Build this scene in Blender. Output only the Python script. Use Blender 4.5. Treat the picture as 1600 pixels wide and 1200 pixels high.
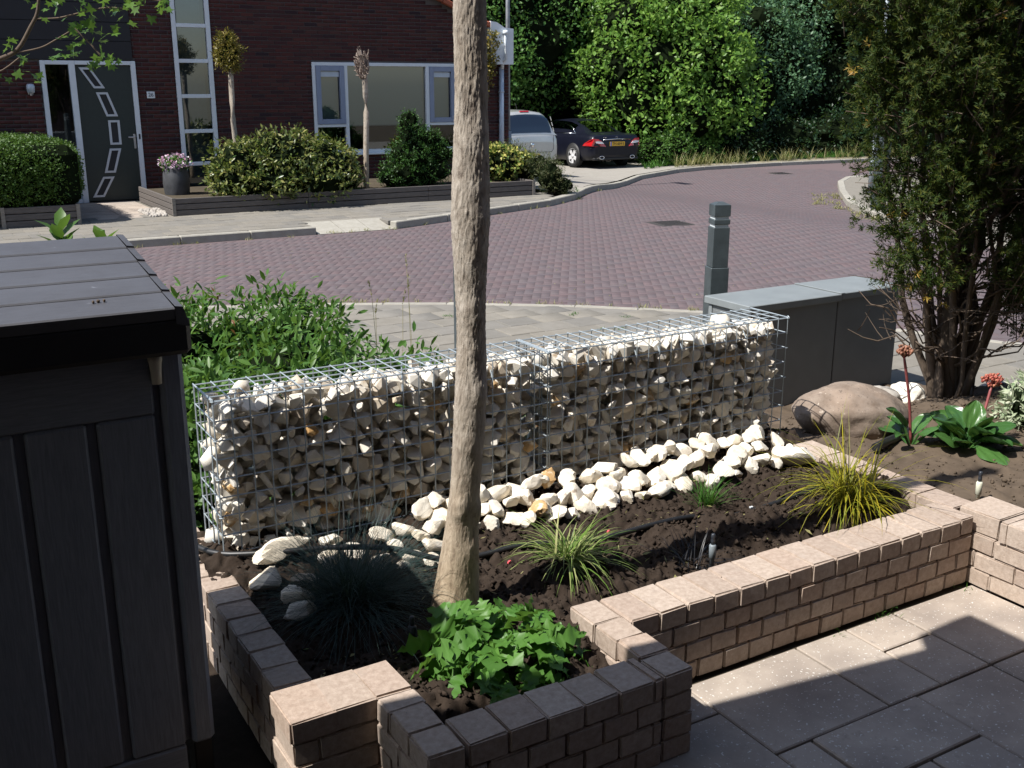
import bpy, bmesh, math, random
import numpy as np
from mathutils import Vector, Matrix, Euler
for o in list(bpy.data.objects): bpy.data.objects.remove(o)
SC = bpy.context.scene
COL = SC.collection
R = math.radians
rng = np.random.default_rng(7)
random.seed(11)

# ------------------------------------------------------------------ camera, light, exposure
cam = bpy.data.cameras.new('camera'); cam.lens = 37.125; cam.sensor_width = 36; cam.clip_start = .05; cam.clip_end = 500
camo = bpy.data.objects.new('camera', cam); COL.objects.link(camo)
camo.location = (0, 0, 1.8); camo.rotation_euler = (R(90 - 15.74), 0, R(-30.5)); SC.camera = camo
LDIR = Vector((.69, -.015, -1.0)).normalized()            # direction in which sunlight travels
EL = math.asin(-LDIR.z)
W = bpy.data.worlds.new('World'); SC.world = W; W.use_nodes = True
wn = W.node_tree.nodes; wl = W.node_tree.links
sky = wn.new('ShaderNodeTexSky'); sky.sky_type = 'NISHITA'; sky.sun_disc = False
sky.sun_elevation = EL; sky.sun_rotation = math.atan2(-LDIR.x, -LDIR.y)
bg = wn['Background']; wl.new(sky.outputs[0], bg.inputs[0]); bg.inputs[1].default_value = .076
sun = bpy.data.lights.new('sun', 'SUN'); sun.energy = 3.6; sun.angle = R(.53); sun.color = (1, .965, .91)
suno = bpy.data.objects.new('sun', sun); COL.objects.link(suno); suno.rotation_euler = LDIR.to_track_quat('-Z', 'Y').to_euler(); suno.location = (-8, 4, 12)
SC.view_settings.view_transform = 'Standard'; SC.view_settings.look = 'None'; SC.view_settings.gamma = 1; SC.view_settings.exposure = 1.15
SC.render.engine = 'CYCLES'
SC.cycles.max_bounces = 7; SC.cycles.diffuse_bounces = 4; SC.cycles.glossy_bounces = 3; SC.cycles.transmission_bounces = 4; SC.cycles.transparent_max_bounces = 8
SC.cycles.caustics_reflective = False; SC.cycles.caustics_refractive = False

# ------------------------------------------------------------------ materials
def newmat(name):
    m = bpy.data.materials.new(name); m.use_nodes = True
    nt = m.node_tree; b = nt.nodes['Principled BSDF']
    return m, nt, b
def nd(nt, t, **kw):
    n = nt.nodes.new(t)
    for k, v in kw.items(): setattr(n, k, v)
    return n
def ramp(nt, fac, stops):
    r = nd(nt, 'ShaderNodeValToRGB'); e = r.color_ramp.elements
    e[0].position, e[0].color = stops[0][0], (*stops[0][1], 1)
    e[1].position, e[1].color = stops[-1][0], (*stops[-1][1], 1)
    for p, c in stops[1:-1]:
        x = e.new(p); x.color = (*c, 1)
    nt.links.new(fac, r.inputs[0]); return r.outputs[0]
def mixc(nt, fac, a, b, mode='MIX'):
    m = nd(nt, 'ShaderNodeMix', data_type='RGBA', blend_type=mode)
    for i, v in ((0, fac), (6, a), (7, b)):
        if hasattr(v, 'is_output'): nt.links.new(v, m.inputs[i])
        elif i == 0: m.inputs[0].default_value = v
        else: m.inputs[i].default_value = (*v, 1)
    return m.outputs[2]
def noise(nt, scale, detail=4, rough=.6, coord='Object', stretch=None, dist=0):
    tc = nd(nt, 'ShaderNodeTexCoord'); n = nd(nt, 'ShaderNodeTexNoise')
    n.inputs['Scale'].default_value = scale; n.inputs['Detail'].default_value = detail; n.inputs['Roughness'].default_value = rough; n.inputs['Distortion'].default_value = dist
    src = tc.outputs[coord] if coord != 'World' else nd(nt, 'ShaderNodeNewGeometry').outputs['Position']
    if stretch:
        mp = nd(nt, 'ShaderNodeMapping'); mp.inputs['Scale'].default_value = stretch; nt.links.new(src, mp.inputs[0]); src = mp.outputs[0]
    nt.links.new(src, n.inputs['Vector']); return n.outputs['Fac']
def bump(nt, b, h, strength=.4, dist=.01):
    n = nd(nt, 'ShaderNodeBump'); n.inputs['Strength'].default_value = strength; n.inputs['Distance'].default_value = dist
    nt.links.new(h, n.inputs['Height']); nt.links.new(n.outputs[0], b.inputs['Normal'])
def rnd(nt):      # one random number per object AND per loose piece of a joined mesh
    g = nd(nt, 'ShaderNodeNewGeometry'); o = nd(nt, 'ShaderNodeObjectInfo'); a = nd(nt, 'ShaderNodeMath', operation='ADD'); f = nd(nt, 'ShaderNodeMath', operation='FRACT')
    nt.links.new(g.outputs['Random Per Island'], a.inputs[0]); nt.links.new(o.outputs['Random'], a.inputs[1]); nt.links.new(a.outputs[0], f.inputs[0]); return f.outputs[0]
def vary(name, cols, nscale=30, nmix=.35, dark=(.5, .5, .5), rough=.85, bstr=.3, bscale=120, bdist=.004, spec=.3, coord='World', stains=None):
    """stone, brick, soil: colour per piece, mottled by noise, with a fine relief"""
    m, nt, b = newmat(name)
    n = len(cols); c = ramp(nt, rnd(nt), [(i / max(1, n - 1), k) for i, k in enumerate(cols)]) if n > 1 else None
    if c is None:
        v = nd(nt, 'ShaderNodeRGB'); v.outputs[0].default_value = (*cols[0], 1); c = v.outputs[0]
    f = noise(nt, nscale, 5, .65, coord)
    k = ramp(nt, f, [(.3, dark), (.7, (1, 1, 1))])
    c = mixc(nt, nmix, c, mixc(nt, 1, c, k, 'MULTIPLY'))
    if stains:
        for sc, lo, hi, sc_col in stains:
            s = ramp(nt, noise(nt, sc, 3, .6, coord), [(lo, (0, 0, 0)), (hi, (1, 1, 1))]); c = mixc(nt, s, c, sc_col)
    nt.links.new(c, b.inputs['Base Color']); b.inputs['Roughness'].default_value = rough; b.inputs['Specular IOR Level'].default_value = spec
    bump(nt, b, noise(nt, bscale, 4, .6, coord), bstr, min(bdist, .22 / bscale))
    return m
def plain(name, col, rough=.5, metal=0, spec=.5, coat=0, nscale=8, namt=.12, coord='Object', stretch=None, bstr=0):
    m, nt, b = newmat(name)
    f = noise(nt, nscale, 5, .6, coord, stretch)
    k = ramp(nt, f, [(.25, (1 - namt * 2,) * 3), (.75, (1, 1, 1))])
    nt.links.new(mixc(nt, 1, col, k, 'MULTIPLY'), b.inputs['Base Color'])
    b.inputs['Roughness'].default_value = rough; b.inputs['Metallic'].default_value = metal; b.inputs['Specular IOR Level'].default_value = spec; b.inputs['Coat Weight'].default_value = coat
    if bstr: bump(nt, b, f, bstr, .004)
    return m
def leafmat(name, cols, trans=.35, rough=.42, spec=.3, tcol=None):
    m, nt, b = newmat(name)
    n = len(cols); c = ramp(nt, rnd(nt), [(i / (n - 1), k) for i, k in enumerate(cols)])
    nt.links.new(c, b.inputs['Base Color']); b.inputs['Roughness'].default_value = rough; b.inputs['Specular IOR Level'].default_value = spec
    t = nd(nt, 'ShaderNodeBsdfTranslucent'); nt.links.new(mixc(nt, .35, c, tcol or (.16, .26, .02)), t.inputs[0])
    mx = nd(nt, 'ShaderNodeMixShader'); mx.inputs[0].default_value = trans
    nt.links.new(b.outputs[0], mx.inputs[1]); nt.links.new(t.outputs[0], mx.inputs[2]); nt.links.new(mx.outputs[0], nt.nodes['Material Output'].inputs[0])
    return m
def glassmat(name, tint=(.55, .62, .62), refl=1.0):
    m, nt, b = newmat(name); nt.nodes.remove(b)
    g = nd(nt, 'ShaderNodeBsdfGlossy'); g.inputs['Roughness'].default_value = .015; g.inputs[0].default_value = (.9, .95, 1, 1)
    t = nd(nt, 'ShaderNodeBsdfTransparent'); t.inputs[0].default_value = (*tint, 1)
    f = nd(nt, 'ShaderNodeFresnel'); f.inputs[0].default_value = 1.5
    a = nd(nt, 'ShaderNodeMath', operation='MULTIPLY_ADD'); a.inputs[1].default_value = 1.25 * refl; a.inputs[2].default_value = .10 * refl
    nt.links.new(f.outputs[0], a.inputs[0])
    mx = nd(nt, 'ShaderNodeMixShader'); nt.links.new(a.outputs[0], mx.inputs[0]); nt.links.new(t.outputs[0], mx.inputs[1]); nt.links.new(g.outputs[0], mx.inputs[2])
    nt.links.new(mx.outputs[0], nt.nodes['Material Output'].inputs[0]); return m

M = {}
M['wallstone'] = vary('tumbled_wall_stone', [(.385, .308, .252), (.46, .378, .312), (.42, .34, .28), (.49, .408, .34), (.40, .32, .265), (.44, .345, .278)], 60, .75, (.58, .54, .51), .92, .9, 170, .004, .2, stains=[(13, .58, .85, (.33, .275, .23)), (210, .66, .72, (.19, .16, .14))])
M['patio'] = vary('patio_tile', [(0.380, 0.321, 0.268), (0.432, 0.367, 0.307), (0.354, 0.307, 0.262)], 14, .4, (.72, .70, .68), .88, .35, 300, .003, .25, stains=[(3.2, .40, .75, (.22, .185, .16)), (26, .58, .8, (.25, .215, .185)), (95, .635, .67, (.62, .60, .56))])
M['joint'] = vary('joint_sand', [(.085, .072, .058)], 40, .5, rough=1)
M['paving'] = vary('concrete_paving', [(0.188, 0.174, 0.150), (0.216, 0.198, 0.169), (0.201, 0.188, 0.167), (0.174, 0.164, 0.147)], 9, .5, (.66, .65, .62), .92, .5, 260, .003, .2)
M['kerb'] = vary('kerb_concrete', [(0.298, 0.281, 0.244), (0.343, 0.325, 0.281)], 12, .5, (.6, .58, .55), .92, .5, 200, .004, .2)
M['road'] = vary('road_brick', [(0.109, 0.087, 0.090), (0.122, 0.092, 0.096), (0.115, 0.095, 0.100), (0.128, 0.093, 0.095), (0.107, 0.089, 0.095), (0.122, 0.099, 0.101)], 5, .45, (.75, .74, .74), .88, .4, 220, .003, .25)
M['roadbase'] = vary('road_bed', [(0.134, 0.099, 0.101)], 40, .4, rough=1)
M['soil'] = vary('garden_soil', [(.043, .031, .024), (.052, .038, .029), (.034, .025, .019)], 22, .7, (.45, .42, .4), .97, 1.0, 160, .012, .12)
M['drysoil'] = vary('dry_soil', [(.13, .098, .070), (.11, .083, .06)], 18, .6, (.5, .5, .5), .97, .9, 140, .012, .12)
M['earth'] = vary('bare_earth', [(.085, .07, .05)], 3, .6, (.5, .5, .5), 1, .6, 60, .02, .1)
M['limestone'] = vary('white_limestone', [(.68, .63, .54), (.76, .72, .64), (.60, .55, .46), (.74, .71, .65), (.50, .42, .32), (.72, .68, .60), (.62, .60, .55), (.70, .65, .57), (.78, .74, .66)], 28, .4, (.62, .57, .50), .88, .5, 160, .004, .25, stains=[(17, .62, .80, (.42, .27, .13)), (23, .66, .82, (.46, .43, .40))])
M['limebright'] = vary('bright_limestone', [(.76, .71, .62), (.80, .76, .68), (.72, .64, .51), (.78, .73, .64), (.68, .62, .52)], 26, .5, (.70, .65, .57), .9, .8, 110, .005, .2, stains=[(14, .60, .80, (.55, .41, .24)), (34, .62, .74, (.36, .29, .22))])
M['limebrown'] = vary('rusty_limestone', [(.46, .28, .12), (.55, .38, .2)], 26, .6, (.5, .45, .35), .9, .5, 140, .005, .2, stains=[(30, .5, .66, (.72, .64, .5))])
M['wire'] = plain('galvanised_wire', (.36, .41, .44), .45, .35, .5, namt=.15, nscale=40)
M['bark'] = None
M['facadebrick'] = vary('facade_brick', [(0.067, 0.024, 0.023), (0.086, 0.030, 0.026), (0.058, 0.023, 0.023), (0.077, 0.034, 0.030), (0.045, 0.021, 0.023), (0.080, 0.026, 0.024), (0.032, 0.019, 0.023)], 25, .4, (.7, .7, .7), .9, .3, 150, .004, .2)
M['mortar'] = vary('facade_mortar', [(.105, .095, .09)], 20, .3, rough=.95)
M['white'] = plain('white_frame_paint', (.66, .70, .73), .45, namt=.05)
M['sash'] = plain('grey_blue_sash_paint', (.22, .26, .36), .45, namt=.06)
M['blackboard'] = plain('black_cladding', (.007, .008, .012), .55, namt=.2)
M['door'] = plain('dark_green_door_paint', (.018, .029, .026), .5, namt=.12, nscale=20)
M['doortrim'] = plain('door_trim_grey', (.50, .53, .56), .4, namt=.05)
M['glass'] = glassmat('window_glass')
M['darkroom'] = plain('dark_room', (.03, .03, .032), .9)
M['blind'] = plain('blind_cloth', (.36, .45, .47), .9, namt=.1, nscale=60)
M['steel'] = plain('brushed_steel', (.6, .6, .62), .35, 1)
M['rooftile'] = vary('roof_tile_red', [(.36, .10, .05), (.30, .09, .05), (.40, .13, .07)], 12, .4, rough=.8)
M['zinc'] = plain('grey_blue_paint', (.46, .52, .60), .4, .2, namt=.08)
M['lamppost'] = plain('galvanised_post', (.30, .34, .37), .6, .2, namt=.2, nscale=12)
M['bollard'] = plain('dark_teal_paint', (.062, .078, .084), .5, namt=.22, nscale=14, bstr=.1)
M['reflect'] = plain('pale_band', (.62, .66, .66), .4, namt=.1)
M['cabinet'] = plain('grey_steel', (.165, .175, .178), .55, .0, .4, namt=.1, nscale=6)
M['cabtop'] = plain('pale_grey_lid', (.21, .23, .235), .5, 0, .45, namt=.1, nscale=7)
M['shed'] = None
M['lid'] = None
M['fascia'] = plain('black_plastic', (.012, .012, .014), .5, namt=.2)
M['cap'] = plain('beige_plastic_cap', (.52, .48, .40), .5, namt=.05)
M['hose'] = plain('black_hose', (.018, .018, .019), .45, namt=.3, nscale=60)
M['boulder'] = vary('granite_boulder', [(.255, .205, .165)], 16, .75, (.55, .48, .43), .85, .9, 90, .006, .3, stains=[(5, .50, .75, (.31, .235, .18)), (70, .62, .68, (.14, .11, .09)), (40, .66, .72, (.42, .36, .30))])
M['greyrock'] = vary('grey_rock', [(.42, .39, .35)], 18, .6, (.55, .52, .5), .9, .5, 120, .006, .3)
M['planter'] = None
M['pot'] = plain('grey_glazed_pot', (.075, .078, .085), .55, namt=.25, nscale=14)
M['pipegrey'] = plain('grey_pvc', (.20, .23, .25), .5, namt=.06)
M['pipecream'] = plain('cream_pvc', (.62, .62, .50), .45, namt=.05)
M['darkcap'] = plain('dark_nozzle', (.03, .035, .045), .4)
M['pinktag'] = plain('pink_tag', (.8, .12, .14), .5, namt=.03)
M['iron'] = vary('cast_iron', [(.055, .05, .048)], 60, .5, rough=.7, bstr=.6, bscale=90)
M['render'] = plain('house_brickwork', (.13, .085, .08), .9, namt=.1)
# plants
M['lf_bright'] = leafmat('leaf_bright', [(.14, .28, .05), (.21, .36, .07), (.10, .23, .04), (.30, .45, .11)], .48, .36)
M['lf_mid'] = leafmat('leaf_mid', [(.065, .165, .035), (.09, .21, .045), (.13, .26, .06), (.075, .18, .05)], .38)
M['lf_blue'] = leafmat('leaf_blue_green', [(.07, .15, .075), (.095, .19, .09), (.06, .125, .065)], .32)
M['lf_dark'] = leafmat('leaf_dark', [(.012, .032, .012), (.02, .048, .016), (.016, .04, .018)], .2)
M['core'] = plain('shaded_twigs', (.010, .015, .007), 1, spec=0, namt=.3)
M['lf_yew'] = leafmat('needle_yew', [(.022, .042, .009), (.040, .064, .012), (.017, .036, .012), (.075, .082, .013), (.018, .034, .009)], .2, .6, .12)
M['lf_yewold'] = leafmat('needle_yellowed', [(.30, .21, .03), (.24, .13, .02), (.2, .18, .03)], .2, .5)
M['lf_acanth'] = leafmat('leaf_acanthus', [(.09, .21, .035), (.07, .18, .03), (.12, .26, .05)], .38, .45, .35)
M['lf_berg'] = leafmat('leaf_bergenia', [(.05, .13, .035), (.04, .105, .03), (.065, .15, .035)], .2, .25, .6)
M['lf_bush'] = leafmat('leaf_spirea', [(.065, .155, .03), (.10, .20, .038), (.05, .12, .026), (.12, .22, .05)], .40, .42)
M['lf_rhodo'] = leafmat('leaf_variegated', [(.055, .095, .022), (.20, .21, .05), (.035, .075, .018), (.15, .18, .05), (.30, .28, .09)], .25, .35, .5)
M['lf_box'] = leafmat('leaf_box', [(.04, .085, .014), (.055, .115, .016), (.07, .13, .02)], .25, .5, .3)
M['lf_gold'] = leafmat('leaf_golden_conifer', [(.17, .14, .025), (.11, .10, .02), (.24, .17, .03)], .2)
M['lf_con'] = leafmat('leaf_dwarf_conifer', [(.03, .085, .016), (.05, .12, .022), (.022, .06, .014)], .2)
M['lf_yellow'] = leafmat('flower_yellow', [(.42, .40, .09), (.5, .44, .14), (.26, .3, .06), (.10, .17, .04), (.13, .2, .05)], .3)
M['lf_heath'] = leafmat('leaf_heath', [(.085, .095, .035), (.06, .08, .03), (.11, .10, .045)], .2)
M['lf_maple'] = leafmat('leaf_maple', [(.07, .15, .03), (.10, .19, .035), (.05, .11, .025)], .42, .4)
M['lf_white'] = leafmat('leaf_white_edged', [(.42, .46, .32), (.30, .38, .22), (.52, .53, .40), (.16, .26, .12)], .25)
M['gr_blue'] = leafmat('blade_blue_fescue', [(.032, .058, .054), (.045, .075, .07), (.028, .05, .045)], .12, .5, .25)
M['gr_var'] = leafmat('blade_variegated', [(.11, .20, .03), (.36, .38, .16), (.09, .17, .03), (.14, .23, .04), (.45, .42, .2)], .3)
M['gr_green'] = leafmat('blade_green', [(.045, .14, .02), (.065, .17, .025), (.035, .11, .02)], .3)
M['gr_yel'] = leafmat('blade_yellow', [(.26, .25, .02), (.34, .29, .02), (.16, .2, .02), (.42, .33, .03)], .35, tcol=(.4, .34, .02))
M['gr_black'] = leafmat('blade_black', [(.012, .013, .016), (.02, .02, .024)], .05, .4)
M['gr_dry'] = leafmat('blade_dry', [(.30, .27, .12), (.22, .22, .07), (.38, .33, .17), (.12, .16, .04)], .3)
M['twig'] = vary('twig_bark', [(.10, .075, .055), (.13, .095, .07)], 40, .5, rough=.95)
M['redstalk'] = plain('red_stalk', (.28, .07, .07), .5, namt=.15, nscale=40)
M['redbud'] = leafmat('bergenia_bud', [(.42, .11, .08), (.34, .08, .06), (.5, .2, .12)], .15)
M['drybud'] = leafmat('faded_bud', [(.25, .11, .07), (.32, .15, .09)], .15)
M['petal'] = leafmat('petal', [(.75, .70, .74), (.6, .25, .42), (.7, .55, .66), (.45, .18, .4), (.8, .8, .8)], .3)
M['orangeleaf'] = leafmat('leaf_reddish', [(.22, .10, .03), (.17, .07, .03), (.26, .16, .05)], .3)

def bark():
    m, nt, b = newmat('trunk_bark')
    f = noise(nt, 42, 8, .72, 'Object', (1, 1, .42), .5); g = noise(nt, 5, 3, .5, 'Object')
    c = ramp(nt, f, [(.30, (.13, .10, .08)), (.48, (.33, .285, .235)), (.70, (.47, .42, .36))])
    c = mixc(nt, ramp(nt, g, [(.45, (0, 0, 0)), (.75, (.6, .6, .6))]), c, (.27, .22, .165))
    tc = nd(nt, 'ShaderNodeNewGeometry'); sx = nd(nt, 'ShaderNodeSeparateXYZ'); nt.links.new(tc.outputs['Position'], sx.inputs[0])
    low = ramp(nt, sx.outputs[2], [(.2, (1, 1, 1)), (.85, (0, 0, 0))])
    c = mixc(nt, low, c, mixc(nt, 1, c, (1.0, .88, .70), 'MULTIPLY'))           # tanner bark towards the foot
    nt.links.new(c, b.inputs['Base Color']); b.inputs['Roughness'].default_value = .95; b.inputs['Specular IOR Level'].default_value = .15
    bump(nt, b, f, 1.0, .005); return m
M['bark'] = bark()
def grain(name, base, dark, rough, sc, stretch, bstr=.35, blot=None):
    m, nt, b = newmat(name)
    f = noise(nt, sc, 5, .6, 'Object', stretch, 1.2)
    c = mixc(nt, ramp(nt, f, [(.35, (0, 0, 0)), (.65, (1, 1, 1))]), dark, base)
    if blot:
        c = mixc(nt, ramp(nt, noise(nt, 4, 5, .7), [(.40, (0, 0, 0)), (.75, (.75, .75, .75))]), c, blot)
        c = mixc(nt, ramp(nt, noise(nt, 22, 3, .6), [(.70, (0, 0, 0)), (.78, (.8, .8, .8))]), c, tuple(min(1, x * 2.4) for x in blot))
    nt.links.new(c, b.inputs['Base Color']); b.inputs['Roughness'].default_value = rough; b.inputs['Specular IOR Level'].default_value = .35
    bump(nt, b, f, bstr, .003); return m
M['shed'] = grain('taupe_woodgrain_plastic', (.215, .235, .275), (.16, .176, .21), .6, 22, (7, 7, .45), .2)
M['shedh'] = grain('taupe_woodgrain_rail', (.215, .235, .275), (.16, .176, .21), .6, 22, (.45, 7, 7), .2)
M['lid'] = grain('anthracite_lid_plank', (.072, .071, .077), (.060, .059, .064), .48, 20, (.6, 5, 5), .15, (.085, .087, .098))
M['planter'] = grain('weathered_grey_plank', (.135, .12, .11), (.08, .07, .065), .9, 18, (.35, 6, 6), .5)
M['planterold'] = grain('pale_plank_edge', (.25, .23, .2), (.16, .14, .12), .9, 18, (.5, 6, 6), .4)

# ------------------------------------------------------------------ object helpers
def link(name, me, parent=None, mat=None):
    o = bpy.data.objects.new(name, me); COL.objects.link(o)
    if mat is not None and me is not None and not me.materials: me.materials.append(mat)
    if parent is not None: o.parent = parent
    return o
def thing(name, label, cat, loc=(0, 0, 0), group=None):
    """an Empty that parents the parts of one thing"""
    o = bpy.data.objects.new(name, None); COL.objects.link(o); o.location = loc; o.empty_display_size = .1
    o['label'] = label; o['category'] = cat
    if group: o['group'] = group
    return o
def tag(o, label, cat, group=None):
    o['label'] = label; o['category'] = cat
    if group: o['group'] = group
    return o
def kind(o, k): o['kind'] = k; return o
def rel(o, parent):            # parent an object placed in world space under a moved Empty
    o.parent = parent; o.location = Vector(o.location) - Vector(parent.location); return o
def npmesh(name, V, F, mats=(), smooth=False, mi=None):
    """V (n,3); F (m,k) of one polygon size"""
    me = bpy.data.meshes.new(name); V = np.asarray(V, np.float32).reshape(-1, 3); F = np.asarray(F, np.int32)
    k = F.shape[1]; me.vertices.add(len(V)); me.vertices.foreach_set('co', V.ravel())
    me.loops.add(F.size); me.loops.foreach_set('vertex_index', F.ravel())
    me.polygons.add(len(F)); me.polygons.foreach_set('loop_start', np.arange(0, F.size, k, dtype=np.int32))
    for m in mats: me.materials.append(m)
    if mi is not None: me.polygons.foreach_set('material_index', np.asarray(mi, np.int32))
    me.update(calc_edges=True); me.validate()
    if smooth: me.polygons.foreach_set('use_smooth', np.ones(len(F), bool))
    return me
class MB:
    """collects simple shapes into one mesh"""
    def __init__(s): s.bm = bmesh.new(); s.mi = 0
    def face(s, pts):
        f = s.bm.faces.new([s.bm.verts.new(p) for p in pts]); f.material_index = s.mi; return f
    def box(s, a, b, bev=0, rot=None, loc=None):
        r = bmesh.ops.create_cube(s.bm, size=1); vs = r['verts']
        c = [(a[i] + b[i]) / 2 for i in range(3)]; d = [b[i] - a[i] for i in range(3)]
        for v in vs: v.co = Vector([v.co[i] * d[i] for i in range(3)])
        fs = {f for v in vs for f in v.link_faces}
        if bev:
            es = list({e for v in vs for e in v.link_edges})
            q = bmesh.ops.bevel(s.bm, geom=es, offset=bev, segments=1, affect='EDGES'); fs = {f for f in q['faces']} | {f for f in fs if f.is_valid}
            vs = list({v for f in fs for v in f.verts})
        for v in vs:
            p = v.co
            if rot: p = rot @ p
            v.co = p + Vector(c)
        for f in fs:
            if f.is_valid: f.material_index = s.mi
        return vs
    def tube(s, pts, rad, n=6, cap=True):
        pts = [Vector(p) for p in pts]; rings = []
        rr = rad if hasattr(rad, '__len__') else [rad] * len(pts)
        up = Vector((0, 0, 1))
        for i, p in enumerate(pts):
            d = (pts[min(i + 1, len(pts) - 1)] - pts[max(i - 1, 0)]).normalized()
            a = d.cross(up)
            if a.length < 1e-3: a = d.cross(Vector((1, 0, 0)))
            a.normalize(); b = d.cross(a)
            rings.append([s.bm.verts.new(p + (a * math.cos(2 * math.pi * k / n) + b * math.sin(2 * math.pi * k / n)) * rr[i]) for k in range(n)])
        for i in range(len(rings) - 1):
            for k in range(n):
                f = s.bm.faces.new((rings[i][k], rings[i][(k + 1) % n], rings[i + 1][(k + 1) % n], rings[i + 1][k])); f.smooth = n > 5; f.material_index = s.mi
        if cap and n > 2:
            for rg in (rings[0], rings[-1]):
                f = s.bm.faces.new(rg); f.material_index = s.mi
    def lathe(s, prof, c=(0, 0, 0), n=24, cap=True):
        rings = [[s.bm.verts.new((c[0] + r * math.cos(2 * math.pi * k / n), c[1] + r * math.sin(2 * math.pi * k / n), c[2] + z)) for k in range(n)] for r, z in prof]
        for i in range(len(rings) - 1):
            for k in range(n):
                f = s.bm.faces.new((rings[i][k], rings[i][(k + 1) % n], rings[i + 1][(k + 1) % n], rings[i + 1][k])); f.smooth = True; f.material_index = s.mi
        for rg in (rings[0], rings[-1]) if cap else ():
            f = s.bm.faces.new(rg); f.material_index = s.mi
    def done(s, name, mats, parent=None, **kw):
        bmesh.ops.recalc_face_normals(s.bm, faces=s.bm.faces[:])
        me = bpy.data.meshes.new(name); s.bm.to_mesh(me); s.bm.free()
        for m in (mats if isinstance(mats, (list, tuple)) else [mats]): me.materials.append(m)
        return link(name, me, parent)
def sm(a, b, x):
    t = min(max((x - a) / (b - a), 0), 1); return t * t * (3 - 2 * t)
def gz(u): return -.3 * sm(10.8, 15, u)        # the street falls away gently beyond the house
def sheet(name, pts, off, mat, parent=None, follow=True, xs=None):
    bm = bmesh.new(); bm.faces.new([bm.verts.new((p[0], p[1], 0)) for p in pts])
    if follow:
        for x in np.arange(10.8, 15.3, .35):
            bmesh.ops.bisect_plane(bm, geom=bm.verts[:] + bm.edges[:] + bm.faces[:], plane_co=(float(x), 0, 0), plane_no=(1, 0, 0))
    for v in bm.verts: v.co.z = off + (gz(v.co.x) if follow else 0)
    bmesh.ops.triangulate(bm, faces=bm.faces[:]); bmesh.ops.recalc_face_normals(bm, faces=bm.faces[:])
    for f in bm.faces:
        if f.normal.z < 0: f.normal_flip()
    me = bpy.data.meshes.new(name); bm.to_mesh(me); bm.free(); return link(name, me, parent, mat)
def inpoly(p, poly):
    x, y = p; c = False; n = len(poly)
    for i in range(n):
        (x1, y1), (x2, y2) = poly[i], poly[i - 1]
        if (y1 > y) != (y2 > y) and x < (x2 - x1) * (y - y1) / (y2 - y1) + x1: c = not c
    return c
def brickmesh(name, mat, sx, sy, sz, bev, jit=0, seed=0, seg=1):
    r = random.Random(seed); bm = bmesh.new(); bmesh.ops.create_cube(bm, size=1)
    for v in bm.verts: v.co = Vector((v.co.x * sx, v.co.y * sy, v.co.z * sz))
    bmesh.ops.bevel(bm, geom=bm.edges[:], offset=bev, segments=seg, affect='EDGES')
    for v in bm.verts: v.co += Vector([r.uniform(-jit, jit) for _ in range(3)])
    me = bpy.data.meshes.new(name); bm.to_mesh(me); bm.free(); me.materials.append(mat); return me
def rockmesh(name, mat, seed, n=14, rough=.03, sub=2, smooth=True):
    """a sphere cut by random planes: a chunky broken stone with worn edges"""
    from mathutils import noise as N
    r = random.Random(seed); bm = bmesh.new(); bmesh.ops.create_icosphere(bm, subdivisions=sub, radius=1)
    pl = [(Vector((r.gauss(0, 1), r.gauss(0, 1), r.gauss(0, 1))).normalized(), r.uniform(.50, .82)) for _ in range(n)]; off = Vector((seed * 3.1, seed * 1.7, 0))
    for v in bm.verts:
        d = v.co.normalized(); k = 1.06
        for pn, pd in pl:
            q = pn.dot(d)
            if q > .05: k = min(k, pd / q)
        v.co = d * k * 1.16 + d * (rough * N.noise(d * 2.5 + off) + rough * .8 * N.noise(d * 7 + off))
    me = bpy.data.meshes.new(name); bm.to_mesh(me); bm.free(); me.materials.append(mat)
    if smooth:
        me.polygons.foreach_set('use_smooth', np.ones(len(me.polygons), bool)); me.set_sharp_from_angle(angle=R(24))
    return me
def hullrock(name, mat, seed, n=15, bev=.045):
    """an angular broken stone: convex hull of scattered points with worn edges"""
    r = random.Random(seed); bm = bmesh.new()
    for i in range(n):
        v = Vector((r.gauss(0, 1), r.gauss(0, 1), r.gauss(0, 1))).normalized(); bm.verts.new(v * r.uniform(.86, 1.10))
    bmesh.ops.convex_hull(bm, input=bm.verts[:])
    for v in [v for v in bm.verts if not v.link_faces]: bm.verts.remove(v)
    bmesh.ops.dissolve_limit(bm, angle_limit=R(16), verts=bm.verts[:], edges=bm.edges[:])
    if bev: bmesh.ops.bevel(bm, geom=bm.edges[:], offset=bev, segments=1, affect='EDGES', clamp_overlap=True)
    bmesh.ops.recalc_face_normals(bm, faces=bm.faces[:])
    me = bpy.data.meshes.new(name); bm.to_mesh(me); bm.free(); me.materials.append(mat); return me
def unit(a): return a / (np.linalg.norm(a, axis=-1, keepdims=True) + 1e-9)
def rv(n): return unit(rng.normal(size=(n, 3)))
LEAF4 = np.array([[0, 0, 0], [.45, .5, .12], [1, 0, -.06], [.45, -.5, .12]]); LEAF4F = np.array([[0, 3, 2], [0, 2, 1]])
LEAF8 = np.array([[0, 0, 0], [.28, .42, .14], [.62, .44, .13], [1, 0, -.10], [.62, -.44, .13], [.28, -.42, .14], [.3, 0, .02], [.65, 0, 0]])
LEAF8F = np.array([[0, 6, 1], [1, 6, 7], [1, 7, 2], [2, 7, 3], [0, 5, 6], [5, 7, 6], [5, 4, 7], [4, 3, 7]])
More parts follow.
